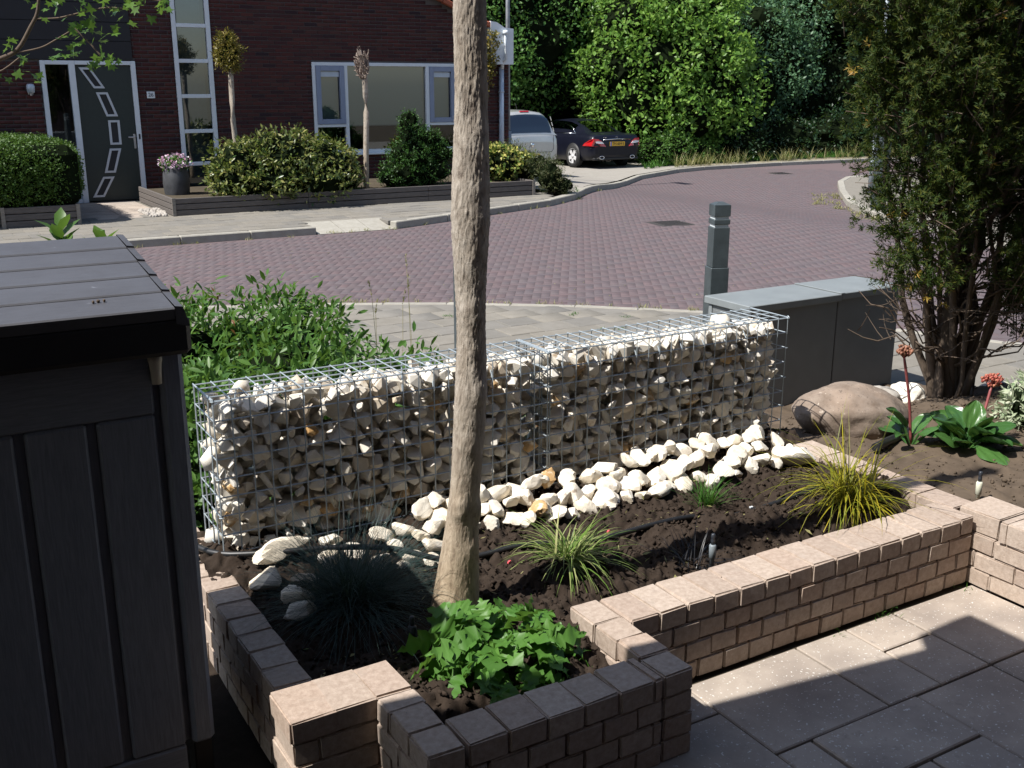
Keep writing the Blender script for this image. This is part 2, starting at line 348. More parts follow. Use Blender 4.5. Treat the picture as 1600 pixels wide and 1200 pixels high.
def leafarr(P, D, Nn, L, Wd, shape='4'):
    T, F = (LEAF4, LEAF4F) if shape == '4' else (LEAF8, LEAF8F)
    D = unit(D); S = unit(np.cross(D, Nn)); Nn = np.cross(S, D)
    L = np.broadcast_to(L, (len(P),)); Wd = np.broadcast_to(Wd, (len(P),))
    V = P[:, None] + D[:, None] * (T[None, :, :1] * L[:, None, None]) + S[:, None] * (T[None, :, 1:2] * Wd[:, None, None]) + Nn[:, None] * (T[None, :, 2:] * Wd[:, None, None])
    FF = F[None] + (np.arange(len(P)) * len(T))[:, None, None]
    return V.reshape(-1, 3), FF.reshape(-1, F.shape[1])
def joinarr(parts):
    Vs, Fs, o = [], [], 0
    for V, F in parts:
        Vs.append(V); Fs.append(F + o); o += len(V)
    return np.concatenate(Vs), np.concatenate(Fs)
def blobpts(blobs, n, lo=.8, hi=1.05, cut=None):
    w = np.array([b[3] * b[4] + b[4] * b[5] + b[3] * b[5] for b in blobs]); w = w / w.sum()
    i = rng.choice(len(blobs), n, p=w); B = np.array(blobs, float)[i]
    d = rv(n); r = rng.uniform(lo, hi, (n, 1)); P = B[:, :3] + d * B[:, 3:] * r; Nn = unit(d / B[:, 3:])
    return P, Nn
def crownarr(blobs, ncl, per, cr, L, Wd, up=.35, lo=.72, hi=1.06, shape='4', jit=.9, keep=None, flat=.5):
    C, Nn = blobpts(blobs, ncl, lo, hi)
    if keep is not None:
        k = keep(C); C, Nn = C[k], Nn[k]
    n = len(C); O = rng.normal(size=(n, per, 3)) * cr * .55
    if cr > .3: O = unit(O) * cr * rng.uniform(.55, 1.05, (n, per, 1)) * rng.uniform(.7, 1.3, (n, 1, 1))
    P = (C[:, None] + O).reshape(-1, 3)
    NN = np.repeat(Nn, per, 0)
    if cr > .3: NN = unit(unit(O.reshape(-1, 3)) + .35 * NN)
    D = unit(NN * .6 + rng.normal(size=P.shape) * jit + np.array([0, 0, up * .3]))
    N2 = unit(NN * flat + rng.normal(size=P.shape) * .6 + np.array([0, 0, up]))
    s = rng.uniform(.65, 1.2, len(P))
    return leafarr(P, D, N2, L * s, Wd * s, shape)
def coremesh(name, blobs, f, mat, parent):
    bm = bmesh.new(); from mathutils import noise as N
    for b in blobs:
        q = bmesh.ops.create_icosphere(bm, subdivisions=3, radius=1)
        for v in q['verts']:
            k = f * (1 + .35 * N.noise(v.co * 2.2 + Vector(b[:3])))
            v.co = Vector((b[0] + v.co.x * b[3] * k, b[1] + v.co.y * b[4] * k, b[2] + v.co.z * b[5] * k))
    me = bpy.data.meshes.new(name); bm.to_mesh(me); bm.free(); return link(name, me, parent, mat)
def bladearr(B, az, L, e0, bend, w, seg=6):
    """arching grass blades: base, azimuth, length, start elevation, total bend, width"""
    n = len(B); P = B.copy(); V = np.zeros((n, seg + 1, 2, 3)); h = np.stack([np.cos(az), np.sin(az), 0 * az], 1); side = np.stack([-np.sin(az), np.cos(az), 0 * az], 1)
    for s in range(seg + 1):
        t = s / seg; ww = (w * (1 - t ** 2.2) * (.6 + .4 * min(1, t * 4)))[:, None]
        V[:, s, 0] = P - side * ww / 2; V[:, s, 1] = P + side * ww / 2
        e = e0 - bend * (t + .5 / seg)
        P = P + (h * np.cos(e)[:, None] + np.array([0, 0, 1]) * np.sin(e)[:, None]) * (L / seg)[:, None]
    q = []
    for s in range(seg): q.append([2 * s, 2 * s + 1, 2 * s + 3, 2 * s + 2])
    F = np.array(q)[None] + (np.arange(n) * 2 * (seg + 1))[:, None, None]
    return V.reshape(-1, 3), F.reshape(-1, 4)
def stems(mb, base, tips, r0, r1, n=5, wob=.04, seg=5):
    for t in tips:
        a, b = Vector(base), Vector(t); pts = []
        for i in range(seg + 1):
            k = i / seg; p = a.lerp(b, k)
            if 0 < i: p += Vector([random.uniform(-wob, wob) for _ in range(3)]) * (1 if i < seg else .3)
            pts.append(p)
        mb.tube(pts, [r0 + (r1 - r0) * i / seg for i in range(seg + 1)], n)
def setgroup(o, g): o['group'] = g; return o
# ------------------------------------------------------------------ the setting: ground, street, pavements
def structure(name): 
    o = bpy.data.objects.new(name, None); COL.objects.link(o); o['kind'] = 'structure'; return o
ground = kind(sheet('ground', [(-45, -25), (75, -25), (75, 75), (-45, 75)], -.17, M['earth']), 'structure')
NEARK = [(-12, 12.6), (-3, 10.7), (1.5, 9.75), (3.28, 9.0), (4.29, 8.44), (5.23, 7.75), (6.06, 6.97), (6.93, 5.63), (7.3, 4.9), (8.2, 3.2), (9.2, -3)]
FARK = [(-12, 13.45), (4.9, 13.44), (6.06, 13.44), (7.06, 13.83), (9.46, 14.81), (10.39, 15.45), (12.41, 17.54), (14.3, 19.5), (16.12, 21.1), (18.21, 22.24), (19.38, 22.58), (22.4, 22.76), (25.72, 22.67), (28.7, 21.6), (34, 19)]
ISL = [(23, 18.0), (21.07, 18.23), (20.18, 18.12), (19.1, 17.37), (17.43, 15.76), (15.95, 14.2), (15.14, 13.1), (14.59, 12.06), (14.08, 11.14), (13.04, 9.65), (11.73, 7.86), (11.2, 5), (11, -3), (26, -3), (26, 16)]
roadp = [(-12, 12.0)] + [p for p in NEARK[1:]] + [(26, -3), (34, 19)] + FARK[::-1][1:]
road = kind(sheet('road', roadp, -.1022, M['roadbase']), 'structure')
def yat(pl, x):
    for (x1, y1), (x2, y2) in zip(pl[:-1], pl[1:]):
        if x1 <= x <= x2: return y1 + (y2 - y1) * (x - x1) / (x2 - x1)
    return None
# road bricks laid herringbone: every brick is a piece
def road_bricks():
    a = R(-34); ca, sa = math.cos(a), math.sin(a); w = .0835; ox, oy = 4.3, 8.3; L = []
    inn = [(p[0], p[1] - .06) for p in FARK]
    for i in range(-120, 330):
        for j in range(-150, 250):
            d = (i - j) % 4
            if d not in (0, 3): continue
            cx, cy = (i + 1, j + .5) if d == 0 else (i + .5, j + 1)
            x, y = ox + (ca * cx - sa * cy) * w, oy + (sa * cx + ca * cy) * w
            if x < .6 or x > 22.4 or y < 2.5: continue
            if y * .862 + x * .508 < 4: continue
            yn = yat(NEARK, x); yf = yat(FARK, x)
            if yf is None or y > yf - .10: continue
            if yn is not None and y < yn + .10: continue
            if x > 9.2 and y < -3: continue
            # only what the street in view needs
            px = .862 * x - .508 * y; dep = .508 * x + .862 * y
            if abs(px) > dep * .56 + .6: continue
            if inpoly((x, y), ISL): continue
            if any(abs((x - mx) * .83 - (y - my) * .56) < .36 and abs((x - mx) * .56 + (y - my) * .83) < .28 for mx, my in ((9.72, 12.0), (20.38, 20.72))): continue
            L.append((dep, x, y, a + (0 if d == 0 else math.pi / 2)))
    L.sort(); return L
RB = road_bricks()
rbm = [brickmesh('brick', M['road'], .1645, .0808, .05, .0014, .0004, k) for k in range(6)]
for k, (dep, x, y, r) in enumerate(RB[:300]):
    o = link('brick', rbm[k % 6], road); o.location = (x, y, -.125 + gz(x) + rng.uniform(-.001, .001)); o.rotation_euler = (rng.normal() * .003, rng.normal() * .003, r + rng.normal() * .006)
def joined_boxes(items, sx, sy, top, side):
    """items: x, y, ztop, rot, dx, dy (size) -> one mesh of chamfered tops with sides"""
    A = np.array(items, float); n = len(A); c = .0014
    loc = []
    for (fx, fy, z, ins) in ((-1, -1, -side, 0), (1, -1, -side, 0), (1, 1, -side, 0), (-1, 1, -side, 0), (-1, -1, -c, 0), (1, -1, -c, 0), (1, 1, -c, 0), (-1, 1, -c, 0), (-1, -1, 0, c), (1, -1, 0, c), (1, 1, 0, c), (-1, 1, 0, c)): loc.append((fx, fy, z, ins))
    V = np.zeros((n, 12, 3)); cs, sn = np.cos(A[:, 3]), np.sin(A[:, 3])
    tx, ty = rng.normal(size=n) * .002, rng.normal(size=n) * .002
    for k, (fx, fy, z, ins) in enumerate(loc):
        lx, ly = fx * (A[:, 4] / 2 - ins), fy * (A[:, 5] / 2 - ins)
        V[:, k, 0] = A[:, 0] + cs * lx - sn * ly; V[:, k, 1] = A[:, 1] + sn * lx + cs * ly; V[:, k, 2] = A[:, 2] + z + tx * lx + ty * ly
    F = [[8, 9, 10, 11]]
    for q in range(4):
        r = (q + 1) % 4; F += [[q, r, 4 + r, 4 + q], [4 + q, 4 + r, 8 + r, 8 + q]]
    FF = np.array(F)[None] + (np.arange(n) * 12)[:, None, None]
    return V.reshape(-1, 3), FF.reshape(-1, 4)
it = [(x, y, -.1 + gz(x) + rng.uniform(-.001, .001), r + rng.normal() * .005, .1645, .0808) for dep, x, y, r in RB[300:]]
kind(link('brick', npmesh('brick', *joined_boxes(it, 0, 0, 0, .025), [M['road']]), road), 'stuff')

# pavement tiles on the near side, each a piece
nearp = structure('pavement')
pl_ = [(-12, 3.56), (3.3, 3.56), (4.1, 4.42), (5.6, 4.42), (6.2, 3.3), (7.2, 1.5), (8.4, -3), (9.05, -3)] + NEARK[::-1][1:]
o = sheet('sand_bed', pl_, -.0945, M['paving'], nearp)
tm = [brickmesh('tile', M['paving'], .311, .274, .05, .004, .0012, k) for k in range(5)]
def offpl(pl, x, y):     # distance to a polyline
    best = 9
    for (x1, y1), (x2, y2) in zip(pl[:-1], pl[1:]):
        dx, dy = x2 - x1, y2 - y1; t = min(1, max(0, ((x - x1) * dx + (y - y1) * dy) / (dx * dx + dy * dy))); best = min(best, math.hypot(x - x1 - t * dx, y - y1 - t * dy))
    return best
c_ = []
for j in range(-6, 40):
    for i in range(-10, 34):
        x = 4.27 + .16 * (j % 2) + (i - 12) * .318; y = 7.13 + (j - 14) * .281
        if not inpoly((x, y), pl_): continue
        dep = .508 * x + .862 * y
        if dep < 3.5 or abs(.862 * x - .508 * y) > dep * .56 + .3: continue
        d = offpl(NEARK, x, y)
        if d < .22: continue
        if y < 4.4 and x < 5.6: continue
        c_.append((dep, x, y))
c_.sort()
for k, (dep, x, y) in enumerate(c_[:300]):
    o = link('tile', tm[k % 5], nearp); o.location = (x, y, -.115 + rng.normal() * .0015); o.rotation_euler = (rng.normal() * .005, rng.normal() * .005, rng.normal() * .004)
if len(c_) > 300:
    kind(link('tile', npmesh('tile', *joined_boxes([(x, y, -.09, 0, .311, .274) for _, x, y in c_[300:]], 0, 0, 0, .02), [M['paving']]), nearp), 'stuff')
# kerb lines: one stone after another along a polyline
def kerbline(name, pl, ztop, h, w, step, side, x0=-99, x1=99, skip=None):
    kb = structure(name); acc = []
    for (ax, ay), (bx, by) in zip(pl[:-1], pl[1:]):
        L = math.hypot(bx - ax, by - ay); n = max(1, round(L / step))
        for k in range(n):
            t = (k + .5) / n; x, y = ax + (bx - ax) * t, ay + (by - ay) * t
            if x < x0 or x > x1 or (skip and skip(x, y)): continue
            an = math.atan2(by - ay, bx - ax); nx, ny = -math.sin(an) * side, math.cos(an) * side
            acc.append((x + nx * w / 2, y + ny * w / 2, an, L / n))
    me = brickmesh('kerb_stone', M['kerb'], 1, w, h, .012, .002, 3)
    for x, y, an, L in acc:
        o = link('kerb_stone', me, kb); o.location = (x, y, ztop - h / 2 + gz(x)); o.rotation_euler = (0, -math.atan((gz(x + math.cos(an) * L / 2) - gz(x - math.cos(an) * L / 2)) / L), an); o.scale = (L - .006, 1, 1)
    return kb
kerbline('kerb', NEARK, -.088, .1, .09, .6, -1, -1.5, 7.6)
kerbline('kerb', FARK, .0, .2, .13, .9, 1, -2, 29, skip=lambda x, y: 4.88 < x < 6.08)
kerbline('kerb', ISL[:13], .005, .2, .14, .9, -1)
# the ramp stones of the lowered kerb
fp = structure('pavement')
for k in range(3):
    x0 = 4.92 + k * .385; m = MB(); ins = .16 if k != 1 else 0
    a = [(x0, 13.43, -.095), (x0 + .375, 13.43, -.095), (x0 + .375, 13.97, .004), (x0, 13.97, .004)]
    m.face(a); m.face([a[0], a[3], (x0, 13.97, -.15), (x0, 13.43, -.15)]); m.face([a[1], (x0 + .375, 13.43, -.15), (x0 + .375, 13.97, -.15), a[2]]); m.face([a[1], a[0], (x0, 13.43, -.15), (x0 + .375, 13.43, -.15)])
    m.done('ramp_stone', M['kerb'], fp)
far_poly = [(-2, 13.58), (4.9, 13.58), (4.9, 13.98), (6.08, 13.98), (6.1, 13.58), (7.0, 13.96), (9.4, 14.95), (10.3, 15.6), (10.3, 18.2), (-2, 18.2)]
for q in ([(-2, 13.57), (4.9, 13.57), (4.9, 18.2), (-2, 18.2)], [(4.9, 13.972), (6.08, 13.972), (6.08, 18.2), (4.9, 18.2)], [(6.08, 13.57), (7.0, 13.96), (9.4, 14.95), (10.3, 15.6), (10.3, 18.2), (6.08, 18.2)]): sheet('sand_bed', q, -.004, M['paving'], fp, follow=False)
c_ = []
for j in range(0, 8):
    for i in range(-7, 36):
        x = .15 + .15 * (j % 2) + i * .3; y = 13.74 + j * .3
        if y > 15.6 and not (2.3 < x < 3.5) and x < 9.6: continue
        if not inpoly((x, y - .13), far_poly) or not inpoly((x, y + .1), far_poly) or (offpl(FARK, x, y) < .24 and not 4.8 < x < 6.1): continue
        c_.append((.508 * x + .862 * y, x, y))
c_.sort()
for k, (dep, x, y) in enumerate(c_[:300]):
    o = link('tile', tm[k % 5], fp); o.scale = (.95, 1.07, 1); o.location = (x, y, -.023 + rng.normal() * .0015); o.rotation_euler = (rng.normal() * .004, rng.normal() * .004, 0)
# slabs of the path to the door
gp = structure('path')
for j in range(4):
    for i in range(2):
        m = MB(); x0, y0 = 2.32 + i * .6, 15.72 + j * .605
        m.box((x0, y0, -.05), (x0 + .594, y0 + .598, .001 + .0004 * ((i + j) % 3)), .004); m.done('slab', M['patio'], gp)
drive = kind(sheet('driveway', [(9.75, 15.1), (10.5, 15.7), (12.35, 17.75), (14.2, 19.7), (16.05, 21.3), (18.1, 22.4), (19.2, 22.75), (18.8, 24), (18.6, 33), (10.66, 33), (10.66, 18.3), (9.72, 18.2)], -.004, vary('driveway_concrete', [(.29, .27, .24)], 3, .5, (.75, .73, .70), .9, .3, 200, .003, .2)), 'structure')
verge = kind(sheet('verge', [(18.2, 22.36), (19.4, 22.7), (22.4, 22.9), (25.7, 22.8), (28.7, 21.75), (34, 19.2), (36, 24), (30, 27), (18.7, 27)], -.012, vary('sandy_verge', [(.30, .27, .21)], 4, .8, (.45, .42, .3), 1, .5, 90, .01, .1)), 'structure')
isl = kind(sheet('traffic_island', ISL, -.006, M['paving']), 'structure')
# manhole plates: diamond-set square iron lids
for cx, cy, s, lab in ((9.72, 12.0, .56, 'square iron manhole plate in the road left of the grey bollard'), (20.38, 20.72, .56, 'square iron manhole plate far up the road near the verge')):
    t = thing('manhole_cover', lab, 'manhole cover', (cx, cy, -.1 + gz(cx)))
    m = MB(); m.box((-s / 2, -s / 2, -.05), (s / 2, s / 2, 0)); m.done('frame', M['iron'], t)
    m = MB(); m.box((-s / 2 + .05, -s / 2 + .05, -.03), (s / 2 - .05, s / 2 - .05, .006), .004)
    for q in range(5): m.box((-s / 2 + .08, -s / 2 + .09 + q * .09, .0055), (s / 2 - .08, -s / 2 + .12 + q * .09, .012))
    m.done('lid', M['iron'], t); t.rotation_euler = (0, 0, R(-10))

# patio: base and loose-laid big tiles in a mixed bond
patio = structure('patio')
sheet('sand_bed', [(.2, -.4), (3.32, -.4), (3.32, 2.3), (.9, 2.3), (.9, 1.6), (.2, 1.6)], -.014, M['earth'], patio, follow=False)
m_ = .236; X = lambda k: 1.94 + (k - 1) * m_
VL = [2.24, 2.07, 1.838, 1.602, 1.366, 1.13, .894, .658, .42]
PT = [(1, 3, 0, 2), (3, 4, 0, 2), (4, 5, 0, 1), (4, 5, 1, 2), (5, 7, 0, 2), (0, 1, 0, 1), (-1, 1, 1, 3), (1, 1.57, 2, 3), (1.57, 3.45, 2, 3), (3.45, 5, 2, 4), (5, 7, 2, 3), (1, 2.5, 3, 5), (2.5, 3.45, 3, 4), (-1, 1, 3, 4), (-2, -1, 2, 4), (5, 6, 3, 4), (6, 7, 3, 5), (2.5, 4, 4, 5), (4, 6, 4, 6), (-1, 1, 4, 6), (1, 2, 5, 6), (2, 4, 5, 7), (6, 7, 5, 7), (-3, -1, 4, 6), (-3, -2, 2, 4), (4, 6, 6, 8), (0, 2, 6, 8), (-2, 0, 6, 8), (2, 4, 7, 8), (-4, -2, 6, 8), (6, 7, 7, 8), (-5, -3, 2, 4), (-5, -3, 4, 6)]
for k, (a, b, c, d) in enumerate(PT):
    x0, x1, y1, y0 = X(a) + .0042, X(b) - .0042, VL[c] - .0042, VL[d] + .0042
    m = MB(); m.box((x0, y0, -.045), (min(x1, 3.318), y1, rng.normal() * .0012), .004); m.done('tile', M['patio'], patio)

# garden beds: heightfields with real lumps
from mathutils import noise as NZ
def soilh(x, y):
    p = Vector((x, y, 0)); h = .222 + .030 * NZ.noise(p * 2.6) + .026 * NZ.noise(p * 9) + .024 * abs(NZ.noise(p * 21 + Vector((5, 1, 0)))) + .020 * NZ.noise(p * 38) + .012 * NZ.noise(p * 75)
    h += .05 * sm(3.0, 3.28, y)
    if x > 1.66:      # furrow along the low wall
        f = math.exp(-((y - 2.50 - .03 * NZ.noise(p * 5)) / .072) ** 2); h -= .05 * f
        h += .02 * math.exp(-((y - 2.72) / .1) ** 2)
    else:
        h -= .03 * (1 - sm(2.05, 2.6, y)); h -= .07 * math.exp(-(((x - 1.12) / .22) ** 2 + ((y - 2.12) / .07) ** 2))
    return h
def heightfield(name, x0, x1, y0, y1, st, fn, keep, mat, parent=None):
    nx, ny = int((x1 - x0) / st) + 1, int((y1 - y0) / st) + 1
    xs, ys = np.linspace(x0, x1, nx), np.linspace(y0, y1, ny)
    V = np.array([(x, y, fn(x, y)) for y in ys for x in xs]); F = []
    for j in range(ny - 1):
        for i in range(nx - 1):
            if keep((xs[i] + xs[i + 1]) / 2, (ys[j] + ys[j + 1]) / 2): F.append((j * nx + i, j * nx + i + 1, (j + 1) * nx + i + 1, (j + 1) * nx + i))
    return link(name, npmesh(name, V, np.array(F), [mat], smooth=True), parent)
soil = kind(heightfield('soil', .74, 3.40, 2.0, 3.56, .0075, soilh, lambda x, y: y > 2.33 or (.98 < x < 1.69), M['soil']), 'structure')
def bedh(x, y):
    p = Vector((x, y, 3)); return .235 - .27 * sm(3.2, 4.3, y) - .15 * sm(5.2, 6.6, x) + .03 * NZ.noise(p * 3) + .022 * NZ.noise(p * 9) + .012 * NZ.noise(p * 24)
bed = kind(heightfield('soil', 3.38, 7.2, .8, 4.42, .02, bedh, lambda x, y: x + .0 < 7.2 - max(0, 2.0 - y) * .2 and not (x < 3.6 and y > 4.2), M['drysoil']), 'structure')
clm = [hullrock('clod', M['soil'], 900 + k, 9, 0) for k in range(5)]
def clods(parent, fn, xr, yr, n, keep, mat, s0=.004, s1=.012):
    base = [np.array([v.co[:] for v in me.vertices]) for me in clm]; fb = []
    for me in clm:
        me.calc_loop_triangles(); fb.append(np.array([t.vertices[:] for t in me.loop_triangles]))
    parts = []
    for k in range(n):
        x, y = rng.uniform(*xr), rng.uniform(*yr)
        if not keep(x, y): continue
        s = s0 + (s1 - s0) * rng.random() ** 3; q = k % 5
        parts.append((base[q] * s * rng.uniform(.7, 1.3, 3) + np.array([x, y, fn(x, y) + s * .3]), fb[q]))
    kind(link('clod', npmesh('clod', *joinarr(parts), [mat]), parent), 'stuff')
inA = lambda x, y: (2.40 < y < 3.3 and .83 < x < 3.28) or (1.05 < x < 1.62 and 2.1 < y < 2.45)
clods(soil, soilh, (.8, 3.3), (2.08, 3.3), 11000, inA, M['soil'], .002, .012)
clods(bed, bedh, (3.45, 5.4), (1.6, 4.1), 3000, lambda x, y: True, M['drysoil'], .003, .014)

# ------------------------------------------------------------------ low garden walls of tumbled stones
gw = thing('garden_wall', 'low planter wall of tan tumbled stones stepping round the flower bed', 'garden wall')
H4 = .27; CH = H4 / 4
SM = {}
def stone(x0, x1, y0, y1, z0, z1, parent=None, tilt=0):
    d = (round((x1 - x0) * 50), round((y1 - y0) * 50), round((z1 - z0) * 60))
    key = (d, int(rng.integers(0, 4)))
    if key not in SM: SM[key] = brickmesh('wall_stone', M['wallstone'], x1 - x0 - .0022, y1 - y0 - .0022, z1 - z0 - .0018, .0048, .0018, len(SM), 2)
    o = link('wall_stone', SM[key], parent or gw); o.location = ((x0 + x1) / 2 + rng.normal() * .0012, (y0 + y1) / 2 + rng.normal() * .0012, (z0 + z1) / 2 + rng.normal() * .0008)
    o.rotation_euler = (rng.normal() * .009, rng.normal() * .009, rng.normal() * .014); return o
def run(axis, a0, a1, b0, b1, mod, courses=range(4), z0=0, ch=CH, stag=.5, parent=None):
    for c in courses:
        p = a0 - (mod * stag if c % 2 == 0 else 0)
        while p < a1 - .012:
            q0, q1 = max(p, a0), min(p + mod, a1)
            if a1 - (p + mod) < .03: q1 = a1; 
            if q1 - q0 > .02:
                if axis == 'x': stone(q0, q1, b0, b1, z0 + c * ch, z0 + (c + 1) * ch, parent)
                else: stone(b0, b1, q0, q1, z0 + c * ch, z0 + (c + 1) * ch, parent)
            if q1 == a1: break
            p += mod
run('x', 1.742, 3.315, 2.255, 2.425, .107)                     # long wall lit by the patio
run('y', 1.962, 2.43, 1.635, 1.738, .112)                      # right side of the step
run('x', 1.035, 1.632, 1.960, 2.095, .113)                     # front of the step
run('y', 1.962, 2.262, .922, 1.032, .112)                      # left side of the step
run('x', .700, 1.03, 2.27, 2.432, .112, stag=.35)              # short pier
run('y', 2.44, 3.62, .705, .815, .108)                         # left wall behind the storage box
gw2 = thing('garden_wall', 'right garden wall of larger tumbled stones between patio and bergenia bed', 'garden wall')
run('y', .9, 2.30, 3.322, 3.475, .168, courses=range(3), ch=.0665, stag=.45, parent=gw2)
run('y', .9, 2.16, 3.318, 3.49, .175, courses=[0], z0=.2, ch=.085, stag=0, parent=gw2)
stone(3.335, 3.52, 2.17, 2.34, .2, .282, gw2)
run('y', 2.345, 3.18, 3.305, 3.435, .165, courses=range(4), ch=.0685, stag=.3, parent=gw2)
stone(3.32, 3.47, 2.305, 2.345, .0, .2, gw2)
kind(sheet('soil', [(-.8, 1.6), (.72, 1.6), (.72, 3.6), (-.8, 3.6)], -.02, M['soil'], None, follow=False), 'structure')  # dark sheet whose colour stands in for shade between storage box and wall
# ------------------------------------------------------------------ gabion: two baskets of stones
GY0, GY1, GZ0, GZ1 = 3.272, 3.502, .25, .83
fillr = [hullrock('stone', M['limestone'], 420 + k, 13, 0) for k in range(5)]
rocks = [hullrock('stone', M['limestone'], 20 + k, 10 + k % 6, .022) for k in range(14)]
rocksb = [hullrock('stone', M['limebrown'], 60 + k, 15) for k in range(3)]
def put_rock(parent, x, y, z, s, me=None, name='stone'):
    o = link(name, me or rocks[int(rng.integers(0, 14))], parent); o.location = (x, y, z)
    o.rotation_euler = tuple(rng.uniform(-.6, .6, 2)) + (rng.uniform(0, 6.28),); k = rng.uniform(.72, 1.32, 3); o.scale = (s * k[0], s * k[1] * .9, s * k[2] * .92); return o
def basket(x0, x1, lab, left):
    t = thing('gabion_basket', lab, 'gabion', (0, 0, 0), 'gabion baskets of the stone wall')
    n = 0; rows = 10; cols = 18
    dz = (GZ1 - GZ0 - .045) / rows; dx = (x1 - x0 - .05) / cols
    fill = []
    for j in range(rows):
        for i in range(cols):
            x = x0 + .02 + (i + .5 + (.5 if j % 2 else 0) * .9 - .2) * dx + rng.normal() * .008; z = GZ0 + .02 + (j + .5) * dz + rng.normal() * .006
            x = min(max(x, x0 + .04), x1 - .032)
            s = rng.choice([.025, .034, .043, .053], p=[.2, .33, .32, .15])
            put_rock(t, x, GY0 + .012 + s + rng.uniform(0, .014), z, s, rocksb[int(rng.integers(0, 3))] if rng.random() < .05 else None); n += 1
            fill.append((x + rng.normal() * .02, GY0 + .122 + rng.normal() * .01, z + rng.normal() * .015, s * 1.05))
    for j in range(3):
        for i in range(cols):
            x = x0 + .05 + (i + .5 * (j % 2)) * dx * 1.0 + rng.normal() * .01; s = rng.choice([.034, .041, .047])
            put_rock(t, min(x, x1 - .05), GY0 + .06 + j * .062 + rng.normal() * .008, GZ1 - .012 - s * 1.02 + rng.normal() * .004, s); n += 1
    ends = [x0 + .012] if left else [x1 - .012]
    for xe in ends:
        for j in range(9):
            for i in range(3):
                s = rng.uniform(.034, .046); put_rock(t, xe + (s * 1.22 if left else -s * 1.22), GY0 + .06 + i * .062 + rng.normal() * .006, GZ0 + .03 + (j + .5) * .057, s); n += 1
    for j in range(8):
        for i in range(cols):
            fill.append((x0 + .05 + i * dx + rng.normal() * .01, GY1 - .05, GZ0 + .04 + j * .066, rng.uniform(.046, .056)))
    for j in range(8):
        for i in range(cols): fill.append((x0 + .08 + i * dx + rng.normal() * .01, GY0 + .15 + rng.normal() * .01, GZ0 + .06 + j * .062, rng.uniform(.036, .046)))
    parts = []
    for x, y, z, s in fill:
        me = fillr[int(rng.integers(0, 5))]; V = np.array([v.co[:] for v in me.vertices]); me.calc_loop_triangles(); F = np.array([q.vertices[:] for q in me.loop_triangles])
        Rm = np.array(Euler(tuple(rng.uniform(0, 6, 3))).to_matrix()); parts.append((V @ Rm.T * s + np.array([x, y, z]), F))
    kind(link('stone', npmesh('stone', *joinarr(parts), [M['limestone']]), t), 'stuff')
    # wire mesh, panel by panel
    r = .0026
    nx = 21; nz = 9; ny = 4
    xs = [x0 + (x1 - x0) * i / nx for i in range(nx + 1)]; zs = [GZ0 - .02 + (GZ1 - GZ0 + .02) * j / nz for j in range(nz + 1)]; ys = [GY0 + (GY1 - GY0) * k / ny for k in range(ny + 1)]
    def wires(name, L):
        m = MB()
        for a, b in L: m.tube([a, b], r, 4, cap=False)
        m.done(name, M['wire'], t)
    jt = lambda: rng.normal() * .0015
    wires('front_mesh', [((x + jt(), GY0 - .002, GZ0 - .035), (x + jt(), GY0 - .002, GZ1 + .003)) for x in xs] + [((x0, GY0 + .002, z + jt()), (x1, GY0 + .002, z + jt())) for z in zs])
    wires('back_mesh', [((x, GY1 + .002, GZ0 - .03), (x, GY1 + .002, GZ1 + .003)) for x in xs] + [((x0, GY1 - .002, z), (x1, GY1 - .002, z)) for z in zs])
    wires('top_mesh', [((x + jt(), GY0 - .004, GZ1 + .003), (x + jt(), GY1 + .004, GZ1 + .003)) for x in xs] + [((x0, y + jt(), GZ1 - .001), (x1, y + jt(), GZ1 - .001)) for y in ys])
    for xe in (x0, x1):
        wires('side_mesh', [((xe, y, GZ0 - .03), (xe, y, GZ1)) for y in ys] + [((xe, GY0, z), (xe, GY1, z)) for z in zs])
    wires('tie_wire', [((xs[i], GY0, zs[-2] + .0), (xs[i] + .06 + jt() * 4, GY0 + .13, GZ1)) for i in range(1, nx, 2)])
    m = MB()          # clips that close the edges
    for z in zs[1::2]:
        for xe in (x0, x1): m.tube([(xe + .007 * math.cos(a), GY0 - .001 + .007 * math.sin(a), z) for a in np.linspace(0, 6.28, 9)], .0018, 4, cap=False)
    for x in xs[::3]: m.tube([(x, GY0 + .008 * math.cos(a), GZ1 + .008 * math.sin(a)) for a in np.linspace(0, 6.28, 9)], .0018, 4, cap=False)
    m.done('clip', M['wire'], t)
basket(.815, 2.085, 'wire basket of limestone on the left behind the tree trunk', True)
basket(2.095, 3.322, 'wire basket of limestone on the right ending at the grey cabinet', False)

